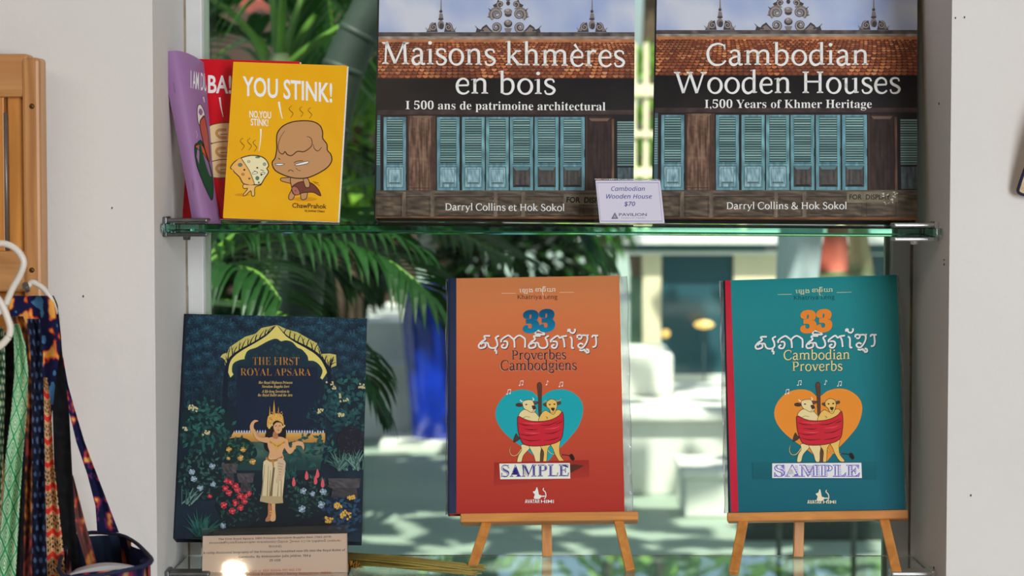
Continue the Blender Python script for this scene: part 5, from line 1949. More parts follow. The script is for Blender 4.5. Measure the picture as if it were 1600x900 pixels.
# ---------------------------------------------------------------- dark dancer book
cF = [(290.3, 490), (573.4, 497.7), (565.5, 846), (272.6, 841.5)]
shF = Sheet(cF, 0.095, 20, 5)
aF = Art(shF.mapf)
aF.field(cF, 20, 24, lambda u, v, x, y: mixc((14, 26, 42), (22, 42, 56), 0.45 + 0.8 * nz(x, y, 0.03, 12)))


def inF(x, y):
    return 277 + (841 - y) * 0.05 < x < 568 + (846 - y) * 0.018 and 494 < y < 840


def rosette(cx, cy, r, c1, c2, rings=3, squash=0.85):
    aF.up()
    for k in range(rings, 0, -1):
        rr = r * k / rings
        n = int(5 + 3 * k)
        aF.up()
        for i in range(n):
            a = 2 * math.pi * i / n + k * 0.4
            x, y = cx + rr * 0.8 * math.cos(a), cy + rr * 0.8 * squash * math.sin(a)
            if inF(x, y):
                c = mixc(c1, c2, R.random() * 0.5 + 0.5 * (1 - k / rings) + 0.2 * (-math.sin(a)))
                aF.ell(x, y, r * 0.26, r * 0.16, mixc(c, (10, 20, 30), 0.45), 8, a, up=False)
                aF.ell(x - 0.3, y - 0.4, r * 0.2, r * 0.11, c, 8, a, up=False) if False else None
        aF.up()
        for i in range(n):
            a = 2 * math.pi * i / n + k * 0.4
            x, y = cx + rr * 0.8 * math.cos(a), cy + rr * 0.8 * squash * math.sin(a)
            if inF(x, y):
                c = mixc(c1, c2, R.random() * 0.5 + 0.5 * (1 - k / rings) + 0.2 * (-math.sin(a)))
                aF.ell(x, y - 0.3, r * 0.2, r * 0.11, c, 8, a, up=False)


pts_ = []
for k in range(900):
    x, y = R.uniform(280, 570), R.uniform(494, 640)
    if 430 - (640 - y) * 0.9 < x < 430 + (640 - y) * 0.9 and y > 505 + abs(x - 432) * 0.75:
        continue
    if 372 < x < 510 and y > 545:
        continue
    if all((x - a) ** 2 + (y - b) ** 2 > 13 ** 2 for a, b in pts_):
        pts_.append((x, y))
ZR = aF.z
for i_, (x, y) in enumerate(pts_):
    aF.z = ZR + (i_ % 3) * 8 * Art.STEP
    f = max(0.0, (y - 560) / 90)
    rosette(x, y, R.uniform(11, 15), mixc((18, 40, 56), (14, 28, 42), f), mixc((44, 86, 104), (24, 48, 62), f))
aF.z = ZR + 26 * Art.STEP
for x, y0, y1 in ((300, 590, 640), (334, 580, 635), (345, 570, 650), (330, 600, 640), (520, 545, 610), (548, 520, 560), (560, 600, 690), (508, 600, 690)):
    aF.stroke([(x, y1), (x + 1, (y0 + y1) / 2), (x - 2, y0)], [2.4, 1.0], (34, 44, 62), smooth=3)


def C9(x, y):
    return 340 + x / 8, 490 + y / 8


def p9(*xy):
    return [C9(a, b) for a, b in xy]


YL = (214, 198, 108)
OUTL = [(160, 800), (125, 720), (140, 640), (180, 560), (270, 460), (370, 400), (480, 345), (590, 275), (670, 215), (740, 140)]
OUTR = [(740, 140), (800, 205), (850, 280), (960, 355), (1080, 420), (1200, 490), (1290, 560), (1350, 650), (1380, 720), (1310, 825)]
INN = [(1280, 800), (1308, 720), (1270, 650), (1210, 610), (1140, 600), (1118, 530), (1060, 460), (1000, 430), (930, 360), (860, 340), (790, 350), (730, 318),
       (650, 340), (570, 380), (480, 430), (380, 470), (345, 540), (340, 580), (260, 600), (195, 640), (185, 720), (205, 755)]
# yellow sky between the branches
for pts in ([(110, 640), (95, 560), (150, 420), (345, 290), (470, 255), (550, 180), (700, 150), (740, 140), (600, 260), (400, 385), (200, 530)],
            [(740, 140), (860, 195), (1000, 235), (1130, 310), (1240, 370), (1290, 490), (1330, 610), (1200, 480), (1000, 370), (850, 275)],
            [(1300, 505), (1400, 500), (1480, 515), (1485, 650), (1430, 670), (1400, 700), (1340, 590)], [(35, 545), (60, 510), (110, 490), (120, 600), (95, 650), (80, 570)]):
    aF.poly(p9(*pts), (190, 178, 96))
aF.poly(p9(*(OUTL + OUTR[1:] + INN)), YL)
# dark scalloped mass inside the arch
inn = [C9(*p_) for p_ in INN]
ZR = aF.z
for i_, (x, y) in enumerate([(v.x, v.y) for v in cr([(a, b, 0) for a, b in inn], 4)]):
    aF.z = ZR + (i_ % 4) * Art.STEP
    dx, dy = 432 - x, 575 - y
    l = math.hypot(dx, dy)
    aF.ell(x + dx / l * 2.2, y + dy / l * 2.2, 3.0, 2.8, (24, 50, 60), 9)
aF.z = ZR + 5 * Art.STEP
aF.poly([C9(*p_) for p_ in [(205, 800), (205, 730), (215, 670), (280, 625), (370, 590), (380, 500), (480, 450), (580, 400), (730, 345), (860, 365), (990, 450), (1090, 530), (1130, 620),
                            (1230, 640), (1290, 720), (1260, 820)]], (22, 44, 56))
for k in range(150):
    x, y = R.uniform(372, 496), R.uniform(536, 590)
    if y > 534 + abs(x - 432) * 0.55:
        if k % 8 == 0:
            aF.up()
        aF.ell(x, y, R.uniform(2, 4), R.uniform(1.4, 2.6), mixc((18, 38, 50), (38, 72, 80), R.random() * max(0, 1 - (y - 536) / 45)), 7, R.random() * 3, up=False)
aF.field([(372, 572), (496, 574), (500, 676), (366, 676)], 10, 8, lambda u, v, x, y: mixc((16, 28, 48), (20, 34, 56), 0.5 + nz(x * 0.3, y * 0.02, 1)))
# trunks and branches
TR = (16, 26, 44)
aF.stroke(p9((90, 1300), (100, 880), (112, 700), (140, 600), (190, 530), (300, 450), (480, 350), (620, 262), (740, 140)), [7, 7, 6, 4.6, 4.0, 3.4, 2.6, 1.6, 0.6], TR, smooth=5)
aF.stroke(p9((1400, 1000), (1395, 760), (1350, 640), (1280, 540), (1150, 440), (960, 340), (850, 265), (740, 140)), [7, 6, 5.4, 4.4, 3.6, 2.6, 1.6, 0.6], TR, smooth=5)
aF.stroke(p9((1395, 800), (1410, 660), (1450, 540)), [4, 1.2], TR, smooth=3)
for x, y, dx, dy in ((130, 640, -30, -110), (125, 600, 30, -180), (190, 530, -20, -130), (200, 520, 40, -110), (270, 470, 10, -120), (300, 450, 60, -130), (380, 410, 0, -100), (400, 395, 60, -120),
                     (470, 355, 20, -100), (520, 325, 60, -110), (590, 280, 20, -90), (620, 260, 60, -90), (670, 215, 40, -60), (110, 640, -60, -90),
                     (830, 250, 30, -60), (900, 300, 10, -90), (960, 340, 0, -100), (1000, 365, 40, -100), (1080, 400, -30, -110), (1110, 420, 40, -110), (1190, 470, -30, -120), (1210, 480, 40, -100),
                     (1290, 545, -40, -120), (1340, 620, 20, -100), (1400, 680, 20, -130), (1400, 680, 60, -110), (1420, 640, 60, -30), (1390, 700, -20, -130)):
    aF.stroke(p9((x, y), (x + dx * 0.4, y + dy * 0.55), (x + dx, y + dy)), [2.0, 1.3, 0.5], TR, smooth=3)
    aF.stroke(p9((x + dx * 0.4, y + dy * 0.55), (x + dx * 0.4 + 28, y + dy * 0.9)), [0.8, 0.3], TR)
GOLD = lambda x, y: mixc((184, 132, 62), (140, 92, 38), 0.5 + 2 * nz(x, y, 0.25))
aF.text('THE FIRST', 395, 467.5, 570.5, 12.2, (180, 116, 54), 'serifb', -0.014, fn=GOLD, slope=0.004)
aF.text('ROYAL APSARA', 375.6, 485.6, 587, 11.2, (180, 116, 54), 'serifb', -0.014, fn=GOLD, slope=0.004)
for t_, x0, x1, yb in (('Her Royal Highness Princess', 404, 457, 600), ('Norodom Buppha Devi', 409, 452, 606.2), ('A life-long Devotion to', 409, 452, 613.8), ('the Royal Ballet and the Arts', 403, 457, 619.6)):
    aF.text(t_, x0, x1, yb, 4.2, (204, 176, 104), 'serifbi', 0.0, res=1)
# lawn, wall
aF.field([(470 - 108, 688), (508, 688), (500, 735), (370, 735)], 14, 8,
         lambda u, v, x, y: mixc((28, 58, 58), (92, 122, 104), max(0, 1 - abs(y - 703) / 22) * (0.6 + 0.6 * nz(x * 0.06, y * 0.3, 1))))
aF.field([(358, 676), (508, 677), (508, 692), (358, 690)], 20, 2, lambda u, v, x, y: mixc((206, 158, 78), (170, 120, 58), v))
aF.up()
for i in range(36):
    x = 360 + i * 4.1
    aF.poly([(x, 677), (x, 674), (x + 1.3, 672), (x + 2.6, 674), (x + 2.6, 677)], (176, 180, 200), up=False)
aF.field([(362, 735), (505, 735), (520, 838), (360, 838)], 10, 10, lambda u, v, x, y: mixc((16, 34, 44), (10, 18, 26), v + 0.4 * nz(x, y, 0.05)))


def leaves(cx, cy, rx, ry, n, c1, c2, ln, wd=0.4, base=None, spread=6.3):
    if base:
        aF.blob([(cx + rx * math.cos(a) * R.uniform(0.9, 1.1), cy + ry * math.sin(a) * R.uniform(0.9, 1.1)) for a in [2 * math.pi * i / 12 for i in range(12)]], base, 3)
    for i in range(n):
        a, r = R.uniform(0, 6.283), math.sqrt(R.random())
        x, y = cx + rx * r * math.cos(a), cy + ry * r * math.sin(a)
        if not inF(x, y):
            continue
        if i % 9 == 0:
            aF.up()
        an = R.uniform(-spread / 2, spread / 2) - math.pi / 2
        l = ln * R.uniform(0.7, 1.2)
        d = (math.cos(an), math.sin(an))
        nn = (-d[1] * l * wd * 0.5, d[0] * l * wd * 0.5)
        t = R.random() * 0.7 + 0.3 * (0.5 - (y - cy) / ry / 2)
        aF.poly([(x, y), (x + d[0] * l * 0.5 + nn[0], y + d[1] * l * 0.5 + nn[1]), (x + d[0] * l, y + d[1] * l), (x + d[0] * l * 0.5 - nn[0], y + d[1] * l * 0.5 - nn[1])],
                mixc(c1, c2, t), up=False)


FZ = [0, None]


def flower(x, y, r, c, n=8):
    if not inF(x, y):
        return
    if FZ[1] is None:
        FZ[1] = aF.z
    FZ[0] += 1
    aF.z = FZ[1] + (FZ[0] % 10) * 2 * Art.STEP
    aF.up()
    for i in range(n):
        a = 2 * math.pi * i / n + R.random()
        aF.ell(x + r * 0.55 * math.cos(a), y + r * 0.5 * math.sin(a), r * 0.5, r * 0.38, mixc(c, (255, 255, 255), R.uniform(-0.0, 0.18)) if i % 2 else mixc(c, (20, 20, 30), 0.25), 7, a, up=False)
    aF.up()
    aF.ell(x, y, r * 0.4, r * 0.36, mixc(c, (255, 250, 230), 0.15), 8)


DG, TG = (14, 44, 46), (46, 108, 100)
leaves(318, 668, 46, 42, 170, DG, TG, 10, 0.5, (14, 36, 42))
leaves(548, 630, 40, 44, 170, (14, 40, 48), (50, 104, 102), 11, 0.55, (14, 34, 44))
leaves(505, 655, 26, 34, 70, (14, 36, 46), (36, 80, 88), 9, 0.5)
leaves(548, 690, 24, 24, 40, (24, 28, 40), (48, 52, 62), 8, 0.3, (26, 28, 38))
leaves(478, 705, 46, 22, 70, DG, (44, 100, 94), 12, 0.4)
leaves(372, 705, 30, 20, 60, (18, 46, 44), (50, 92, 70), 8, 0.45, (16, 38, 40))
leaves(318, 745, 44, 36, 150, (12, 34, 38), (60, 104, 92), 8, 0.45, (12, 30, 36))
leaves(375, 790, 36, 36, 110, (12, 30, 36), (44, 84, 72), 8, 0.45, (12, 26, 34))
leaves(482, 775, 34, 34, 120, (12, 34, 38), (54, 98, 82), 8, 0.45, (12, 28, 36))
leaves(540, 800, 30, 36, 90, (14, 34, 54), (44, 82, 112), 10, 0.5, (12, 26, 42))
for x0, y0, n_, l_, c_ in ((315, 838, 46, 42, (40, 104, 92)), (455, 748, 20, 22, (44, 92, 84)), (535, 735, 40, 34, (110, 146, 132)), (560, 735, 26, 34, (120, 156, 142)), (292, 790, 16, 36, (120, 150, 140))):
    for i in range(n_):
        a = -math.pi / 2 + R.uniform(-1.2, 1.2)
        l = l_ * R.uniform(0.5, 1.0)
        x, y = x0 + R.uniform(-8, 8), y0 + R.uniform(-4, 2)
        e = (x + l * math.cos(a), y + l * math.sin(a))
        if inF(*e):
            aF.stroke([(x, y), ((x + e[0]) / 2 + R.uniform(-2, 2), (y + e[1]) / 2 - 2), e], [2.0, 2.4, 0.4], mixc(c_, (14, 44, 48), R.uniform(0.1, 0.8)), smooth=2, up=i % 4 == 0)
FZ[1] = aF.z
# stone pedestals
for x0, x1, y0 in ((346, 372, 725), (370, 398, 740), (512, 564, 748)):
    aF.field([(x0, y0), (x1, y0), (x1 - 3, y0 + 15), (x0 + 3, y0 + 15)], 8, 4, lambda u, v, x, y: mixc((50, 46, 52), (88, 84, 86), 0.5 + nz(x, y, 0.4)))
    aF.field([(x0 + 7, y0 + 15), (x1 - 7, y0 + 15), (x1 - 5, y0 + 30), (x0 + 5, y0 + 30)], 5, 4, lambda u, v, x, y: mixc((40, 38, 44), (70, 66, 70), 0.5 + nz(x, y, 0.3)))
FZ[1] = aF.z
for x, y, r, c in ((360, 754, 5, 1), (368, 760, 5.5, 1), (352, 764, 6, 1), (371, 766, 5, 1), (358, 771, 5, 1), (376, 776, 6, 1), (368, 786, 6, 1), (350, 790, 5.5, 1), (363, 799, 5.5, 1), (382, 784, 5, 1), (389, 772, 4.5, 1),
                   (376, 794, 5, 1), (328, 776, 3.5, 1), (354, 752, 4, 1), (385, 776, 4, 1)):
    flower(x, y, r, (216, 52, 66))
for x, y, r in ((358, 703, 4.5), (380, 703, 4.5), (376, 716, 5), (395, 722, 5), (357, 717, 3), (410, 705, 0.5)):
    flower(x, y, r, (216, 166, 78))
for x, y, r in ((300, 738, 5), (313, 763, 5), (332, 729, 5), (278.5, 760, 4), (333, 757, 4.5), (303, 749, 5), (474, 768, 5.5), (488, 772, 4.5), (505, 769, 5.5), (502, 789, 6), (472, 796, 6), (349, 822, 5)):
    flower(x, y, r, (146, 172, 190))
for x, y, r in ((287, 672, 5), (323, 678, 6), (306, 640, 6), (299, 637, 4), (517, 603, 8), (540, 622, 9), (566, 604, 5), (533, 648, 4), (501, 643, 4)):
    for k in range(9):
        flower(x + R.uniform(-r, r), y + R.uniform(-r * 0.7, r * 0.7), 1.9, (206, 198, 140), 5)
for x, y, r in ((540, 805, 10), (514, 812, 7), (529, 791, 6), (549, 778, 5.5)):
    for k in range(16):
        a, q_ = R.uniform(0, 6.28), math.sqrt(R.random())
        flower(x + r * q_ * math.cos(a), y + r * 0.7 * q_ * math.sin(a), 2.2, (222, 170, 60), 5)
for x, y in ((459, 755), (479, 745), (496, 742), (493, 752), (504, 757)):
    aF.blob([(x, y - 9), (x + 3, y), (x + 1.5, y + 5), (x - 1.5, y + 5), (x - 2.6, y)], (206, 84, 96), 3)
# dancer on the cover
aF.z = FZ[1] + 24 * Art.STEP


def C10(*xy):
    return [(375 + a / 4.5, 620 + b / 4.5) for a, b in xy]


SK, SK2, GD, CL, CL2, DK = (206, 156, 112), (168, 112, 74), (206, 158, 76), (206, 188, 150), (152, 134, 98), (28, 20, 22)
aF.blob(C10((190, 240), (240, 170), (300, 180), (325, 250), (310, 350), (300, 390), (200, 390), (170, 340)), DK)
aF.blob(C10((198, 760), (215, 760), (222, 800), (215, 850), (225, 870), (185, 880), (180, 865), (196, 830)), SK2)
aF.blob(C10((222, 750), (246, 750), (248, 800), (252, 850), (245, 874), (222, 878), (214, 860), (224, 810)), SK)
for y in (808, 824):
    aF.stroke(C10((210, y), (250, y + 4)), 1.6, GD)
aF.blob(C10((300, 330), (330, 300), (345, 350), (360, 360), (400, 330), (380, 380), (350, 405), (325, 380)), SK)
aF.blob(C10((366, 330), (400, 318), (438, 320), (452, 350), (446, 376), (432, 350), (400, 346), (384, 360)), SK)
aF.blob(C10((195, 290), (140, 285), (110, 260), (92, 240), (88, 215), (108, 240), (130, 275), (198, 320)), SK)
aF.blob(C10((78, 250), (70, 215), (80, 185), (105, 166), (130, 174), (104, 186), (96, 215), (104, 250)), SK)
aF.blob(C10((92, 240), (108, 235), (118, 275), (160, 292), (200, 290), (200, 325), (150, 318), (108, 292)), SK)
aF.stroke(C10((76, 248), (108, 246)), 2.4, GD)
aF.stroke(C10((366, 345), (392, 368)), 2.4, GD)
aF.blob(C10((195, 300), (240, 285), (300, 288), (325, 310), (312, 360), (298, 400), (304, 440), (205, 440), (208, 390), (196, 350)), SK)
aF.blob(C10((236, 250), (262, 255), (268, 295), (232, 292)), SK2)
for k, (a, b) in enumerate((((205, 305), (320, 305)), ((210, 318), (316, 320)), ((222, 330), (306, 332)))):
    aF.stroke(C10(a, (262, a[1] + 34), b), [2.0, 3.0, 2.0], GD if k != 1 else (170, 110, 60), smooth=4)
aF.stroke(C10((258, 345), (256, 385)), 2.0, GD)
aF.poly(C10((165, 460), (195, 435), (300, 435), (322, 470), (310, 600), (300, 700), (304, 750), (255, 752), (220, 756), (140, 738), (160, 640), (160, 540)), CL)
for a, b in (((175, 480), (150, 735)), ((200, 490), (190, 745)), ((235, 500), (222, 750)), ((272, 600), (262, 748)), ((290, 560), (290, 745)), ((215, 520), (206, 748))):
    aF.stroke(C10(a, b), [0.8, 2.2], CL2)
aF.poly(C10((232, 500), (246, 500), (226, 690), (214, 752), (204, 752)), (110, 92, 66))
aF.poly(C10((140, 738), (155, 700), (300, 704), (304, 750), (220, 756)), (172, 152, 112))
aF.stroke(C10((182, 430), (215, 452), (260, 446), (300, 425)), [3.2, 4.2, 3], (160, 106, 56), smooth=4)
aF.stroke(C10((230, 440), (236, 500)), [3.6, 2], (176, 126, 70))
aF.blob(C10((268, 440), (300, 440), (320, 470), (312, 540), (285, 590), (262, 612), (252, 596), (266, 540), (262, 480)), (196, 168, 138))
for k in range(7):
    aF.stroke(C10((268 + k * 2, 470 + k * 20), (306 - k * 5, 478 + k * 18)), 0.8, (140, 110, 84))
aF.blob(C10((236, 205), (250, 180), (285, 178), (298, 205), (292, 245), (272, 262), (250, 252), (238, 230)), SK)
aF.blob(C10((232, 215), (236, 185), (262, 170), (295, 180), (300, 215), (292, 190), (262, 184), (244, 196)), DK)
for x in (253, 280):
    aF.ell(*C10((x, 208))[0], 1.3, 0.6, DK, 8)
aF.ell(*C10((270, 238))[0], 1.4, 0.7, (170, 50, 50), 8)
aF.stroke(C10((268, 212), (270, 226)), 0.5, SK2)
aF.blob(C10((190, 205), (195, 150), (215, 128), (250, 120), (290, 126), (304, 150), (308, 205), (296, 188), (262, 170), (236, 184), (220, 215), (200, 220)), GD)
for x, y0, w_ in ((240, 28, 9), (210, 66, 6), (271, 70, 6)):
    aF.poly(C10((x - w_, 130), (x - w_ * 0.6, y0 + 45), (x, y0), (x + w_ * 0.6, y0 + 45), (x + w_, 130)), (190, 146, 66))
for k in range(40):
    x, y = R.uniform(198, 302), R.uniform(110, 195)
    if y < 180 - 0.2 * abs(x - 262) or abs(x - 262) > 36:
        aF.ell(*C10((x, y))[0], 0.7, 0.7, R.choice([(236, 200, 120), (130, 84, 36), (160, 110, 50)]), 6)
FZ[1] = aF.z
for x, y in ((212, 208), (226, 200), (302, 216), (312, 208), (206, 222)):
    flower(*C10((x, y))[0], 1.9, (230, 206, 130), 5)
bookF = hardback('art_book', shF, 0.02, aF, (16, 26, 36), (12, 18, 26), page_rgb=(222, 206, 168))
tag(bookF, 'dark blue-green book with a golden dancer in a garden on its cover', 'book')
# ---------------------------------------------------------------- easels
BEECH = wood_mat('beech', (222, 150, 72), (190, 118, 54), 16, 0, k=1.05)
BEECHL = wood_mat('beech_leg', (222, 152, 76), (194, 122, 58), 16, 2, k=1.05)
BRASS = mat('brass', (190, 150, 80), rough=0.3, metal=1.0)


def easel(sh, ledge_px, legs_px, back_px, label, thick=0.0125):
    """display easel standing on the lower shelf in the book's own plane"""
    (lx0, lx1, ly) = ledge_px
    org = sh.M
    o = empty('display_easel')
    base = Vector((sh.org.x, sh.org.y, ZL))
    o.location = base
    T = Matrix.Translation(-base) @ org
    n, ex, ey = sh.M.col[2].xyz, sh.ex, sh.ey
    # ledge right below the book's foot, its front face a little before the cover
    u0, v0 = sh.uv(lx0, ly)
    u1, _ = sh.uv(lx1, ly)
    vt = -0.0004
    hgt = 0.0084
    dp = 0.020
    m = MB()
    m.box((u0, vt - hgt, -thick - 0.004), (u1, vt, 0.004), 0.0012, T)
    m.build('ledge', BEECH, o)
    lip = MB()
    # two front legs in the plane behind the ledge
    for (tx, bx, by) in legs_px:
        top = sh.hit(tx, ly + 4)
        ut, vt2 = sh.uv(tx, ly + 4)
        # foot on the shelf along the book's plane
        d = ray(bx, by)
        foot = CAM + d * ((ZL - CAM.z) / d.z)
        foot.z = ZL + 0.0007
        ztop = -thick - 0.0085
        head = sh.M @ Vector((ut, vt - 0.002, -0.004))
        frm = head
        up = sh.M @ Vector((ut * 0.15, sh.h * 0.80, -thick - 0.010))
        l = MB()
        l.bar(foot - base, (sh.M @ Vector((ut, vt - 0.0035, -0.006))) - base, 0.0088, 0.007, n, 0.0008)
        l.build('front_leg', BEECHL, o)
        u_ = MB()
        u_.bar((sh.M @ Vector((ut * 0.98, vt + 0.001, -thick - 0.006))) - base, up - base, 0.0085, 0.006, n, 0.0008)
        u_.build('upright', BEECHL, o)
    hd = MB()
    hd.box((-0.018, sh.h * 0.74, -thick - 0.0195), (0.018, sh.h * 0.74 + 0.012, -thick - 0.0135), 0.0008, T)
    hd.build('head_block', BEECH, o)
    tx, bx = back_px
    l = MB()
    ut, _ = sh.uv(bx, ly)
    foot = Vector((at(bx, 880, 0.142).x, 0.142, ZL + 0.0005))
    tp = sh.M @ Vector((0.0, sh.h * 0.70, -thick - 0.017))
    l.bar(foot - base, Vector((foot.x * 0.6 + tp.x * 0.4, min(tp.y, 0.183), tp.z)) - base, 0.0095, 0.006, (0, -1, 0), 0.0008)
    l.build('back_leg', BEECHL, o)
    tag(o, label, 'easel', 'wooden display easels')
    return o


easel(sh1, (719.5, 997, 801), ((762, 735, 897), (965, 985, 894)), (855, 855), 'small wooden easel holding the orange book')
easel(sh2, (1136, 1419, 800.5), ((1162, 1146, 898), (1380, 1402, 899)), (1247, 1247), 'small wooden easel holding the teal book')

# ---------------------------------------------------------------- price tag on the upper shelf
ACR = clear_mat('clear_acrylic', (0.94, 0.96, 0.96), 1.49, 0.03)
cH = [(929.6, 277.6), (1031.6, 278.5), (1039.4, 349.4), (936.6, 348.5)]
shH = Sheet(cH, 0.056, 25, 12)
oH = empty('price_tag', mw=shH.M)
aH = Art(shH.mapf)


def H5(*xy):
    return [(880 + a / 5, 260 + b / 5) for a, b in xy]


CW = (206, 200, 214)
aH.poly(H5((252, 104), (758, 106), (792, 438), (286, 438)), CW)
aH.stroke(H5((264, 122), (744, 122), (774, 422), (294, 422)), 0.75, (86, 88, 160), True)
BL = (36, 48, 132)
for t_, x0, x1, yb in (('Cambodian', 375, 638, 186), ('Wooden House', 336, 692, 246), ('$70', 476, 560, 304)):
    aH.text(t_, 880 + x0 / 5, 880 + x1 / 5, 260 + yb / 5, 6.8, BL, 'sansi' if t_ != '$70' else 'plain', 0.005, shear=0.0 if t_ != '$70' else 0.15)
aH.text('PAVILION', 880 + 436 / 5, 880 + 652 / 5, 260 + 382 / 5, 4.4, (50, 50, 80), 'plain', 0.006)
aH.text('PHNOM PENH', 880 + 456 / 5, 880 + 638 / 5, 260 + 402 / 5, 1.7, (120, 120, 140), 'plain', 0.0, res=1)
aH.poly(H5((403, 354), (430, 404), (376, 404)), (60, 62, 96))
for a, b, c in ((392, 414, 380), (386, 420, 390)):
    aH.stroke(H5((a, c), (b, c)), 0.5, CW)
aH.stroke(H5((403, 366), (403, 404)), 0.5, CW)
for x in (388, 418):
    aH.stroke(H5((403, 384), (x, 402)), 0.4, CW)
aH.into('paper_card', PRINT, oH, [(*boxgeo((-shH.w / 2 + 0.001, 0.001, -0.0003), (shH.w / 2 - 0.001, shH.h - 0.003, 0)), CW)])
m_ = MB()
m_.box((-shH.w / 2, 0, -0.0022), (shH.w / 2, shH.h, -0.0006))
Mi = shH.M.inverted()
fb = [Mi @ Vector(p) for p in ()]
ft = MB()
pf = [shH.M @ Vector((x, shH.h, -0.0014)) for x in (-shH.w / 2, shH.w / 2)]
gz = zs(0.1)
pb = [Vector((p.x, p.y + 0.016, gz + 0.001)) for p in pf]
vs_ = [Mi @ p for p in (pf[0], pf[1], pb[1], pb[0])]
ft.bm.faces.new([ft.bm.verts.new(v) for v in vs_])
m_.build('front_panel', ACR, oH)
ft.build('back_support', ACR, oH)
tag(oH, 'small clear price tag with a $70 card, standing between the two large books', 'price tag')

# ---------------------------------------------------------------- description holder on the lower shelf
cG = [(316, 827), (543.5, 819.5), (545.5, 911), (314, 918.5)]
shG = Sheet(cG, 0.045, 18, 0)
oG = empty('sign_holder', mw=shG.M)
aG = Art(shG.mapf)


def G4(*xy):
    return [(230 + a / 4.848, 780 + b / 4.848) for a, b in xy]


PW = (206, 184, 164)
aG.poly([(317, 837.5), (542.5, 833.5), (544.5, 909), (315.5, 916)], PW)
BK = (58, 52, 50)
for t_, x0, x1, yb, c_, cap, st in (('The First Royal Apsara: HRH Princess Norodom Buppha Devi (1943-2019)', 540, 1395, 310, BK, 3.0, 'sansb'),
                                    ('A richly-illustrated biography of the Princess who breathed new life into the Royal Ballet of', 424, 1500, 416, (44, 46, 66), 3.5, 'sansb'),
                                    ('Cambodia. By Ambassador Julio Jeldres. 184 p', 694, 1240, 446, (44, 46, 66), 3.5, 'sansb'), ('25 USD', 926, 1010, 472, (44, 46, 66), 3.6, 'sansb'),
                                    ('Cash or ABA Mobile 002 843 230', 775, 1164, 552, (188, 96, 62), 3.8, 'sansb'),
                                    ('to the Norodom Buppha Devi Charity Association (NBDC)', 640, 1400, 582, (188, 96, 62), 3.8, 'sansb')):
    aG.text(t_, 230 + x0 / 4.848, 230 + x1 / 4.848, 780 + yb / 4.848, cap, c_, st, -0.004, slope=-0.022, res=1)
aG.text('\u1793\u17b6\u1799\u1780\u179a\u1784\u17be\u179f\u1794\u17d2\u179a\u17b6\u1787\u1791\u17b7\u1796\u179c\u1785\u1793\u1794\u178a\u17bb\u179f\u17c8\u179f\u1798\u17d2\u178a\u1785\u179a\u17b6\u1787\u1794\u17bb\u178f\u17d2\u179a\u17b8\u1796\u17d2\u179a\u17c7\u179a\u17c0\u1798\u1793\u179a\u17c4\u178f\u17d2\u178f\u1798 \u1794\u17bb\u1795\u17d2\u1795\u17b6\u1791\u17c1\u179c\u17b8 (\u17e1\u17e9\u17e4\u17e3-',
        230 + 470 / 4.848, 230 + 1470 / 4.848, 780 + 338 / 4.848, 2.6, BK, 'plain', 0.004, slope=-0.018, ref='\u179f', res=1)
aG.text('\u17e2\u17e0\u17e1\u17e9)', 230 + 922 / 4.848, 230 + 1018 / 4.848, 780 + 366 / 4.848, 3.0, BK, 'plain', 0.004, slope=-0.018, ref='\u179f', res=1)
aG.into('paper_sheet', PRINT, oG)
m_ = MB()
w2, h_ = shG.w / 2, shG.h
m_.box((-w2, 0, 0.0012), (w2, h_, 0.0028))
m_.box((-w2, 0, -0.0028), (w2, h_, -0.0012))
HOLD = clear_mat('holder_acrylic', (0.97, 0.96, 0.95), 1.49, 0.02)
m_.build('acrylic_panel', HOLD, oG)
Mi = shG.M.inverted()
m_ = MB()
fz = ZL + 0.001
pf = [shG.M @ Vector((x, 0.0, 0)) for x in (-w2, w2)]
for p in pf:
    pass
a0, a1_ = pf[0], pf[1]
q_ = [Vector((a0.x, a0.y, fz)), Vector((a1_.x, a1_.y, fz)), Vector((a1_.x, a1_.y + 0.04, fz)), Vector((a0.x, a0.y + 0.04, fz))]
dn = [Vector((v.x, v.y, v.z + 0.0018)) for v in q_]
bm_ = m_.bm
A_ = [bm_.verts.new(Mi @ v) for v in q_]
B_ = [bm_.verts.new(Mi @ v) for v in dn]
bm_.faces.new(A_[::-1])
bm_.faces.new(B_)
for i in range(4):
    bm_.faces.new((A_[i], A_[(i + 1) % 4], B_[(i + 1) % 4], B_[i]))
m_.build('foot', HOLD, oG)
tag(oG, 'clear acrylic sign holder with a printed description, before the dark dancer book', 'sign holder')

# stand behind it that carries the dark book
oS = empty('book_stand', (shF.org.x, shF.org.y, ZL))
m_ = MB()
T = Matrix.Translation(-Vector(oS.location)) @ shF.M
m_.box((-0.05, -0.003, -0.026), (0.05, -0.0004, 0.006), 0.0005, T)
m_.box((-0.05, -0.003, 0.006), (0.05, 0.006, 0.0085), 0.0005, T)
m_.box((-0.05, -0.003, -0.0275), (0.05, 0.13, -0.0245), 0.0005, T)
m_.build('rest', ACR, oS)
m_ = MB()
yb = shF.org.y
zr = (shF.M @ Vector((0, -0.003, -0.01))).z - ZL
m_.box((-0.05, -0.004, 0.0004), (0.05, 0.040, 0.003), 0.0005)
m_.box((-0.05, 0.004, 0.003), (-0.047, 0.030, zr - 0.002))
m_.box((0.047, 0.004, 0.003), (0.05, 0.030, zr - 0.002))
m_.build('foot', ACR, oS)
tag(oS, 'low clear stand under the dark dancer book, behind the acrylic sign holder', 'stand')

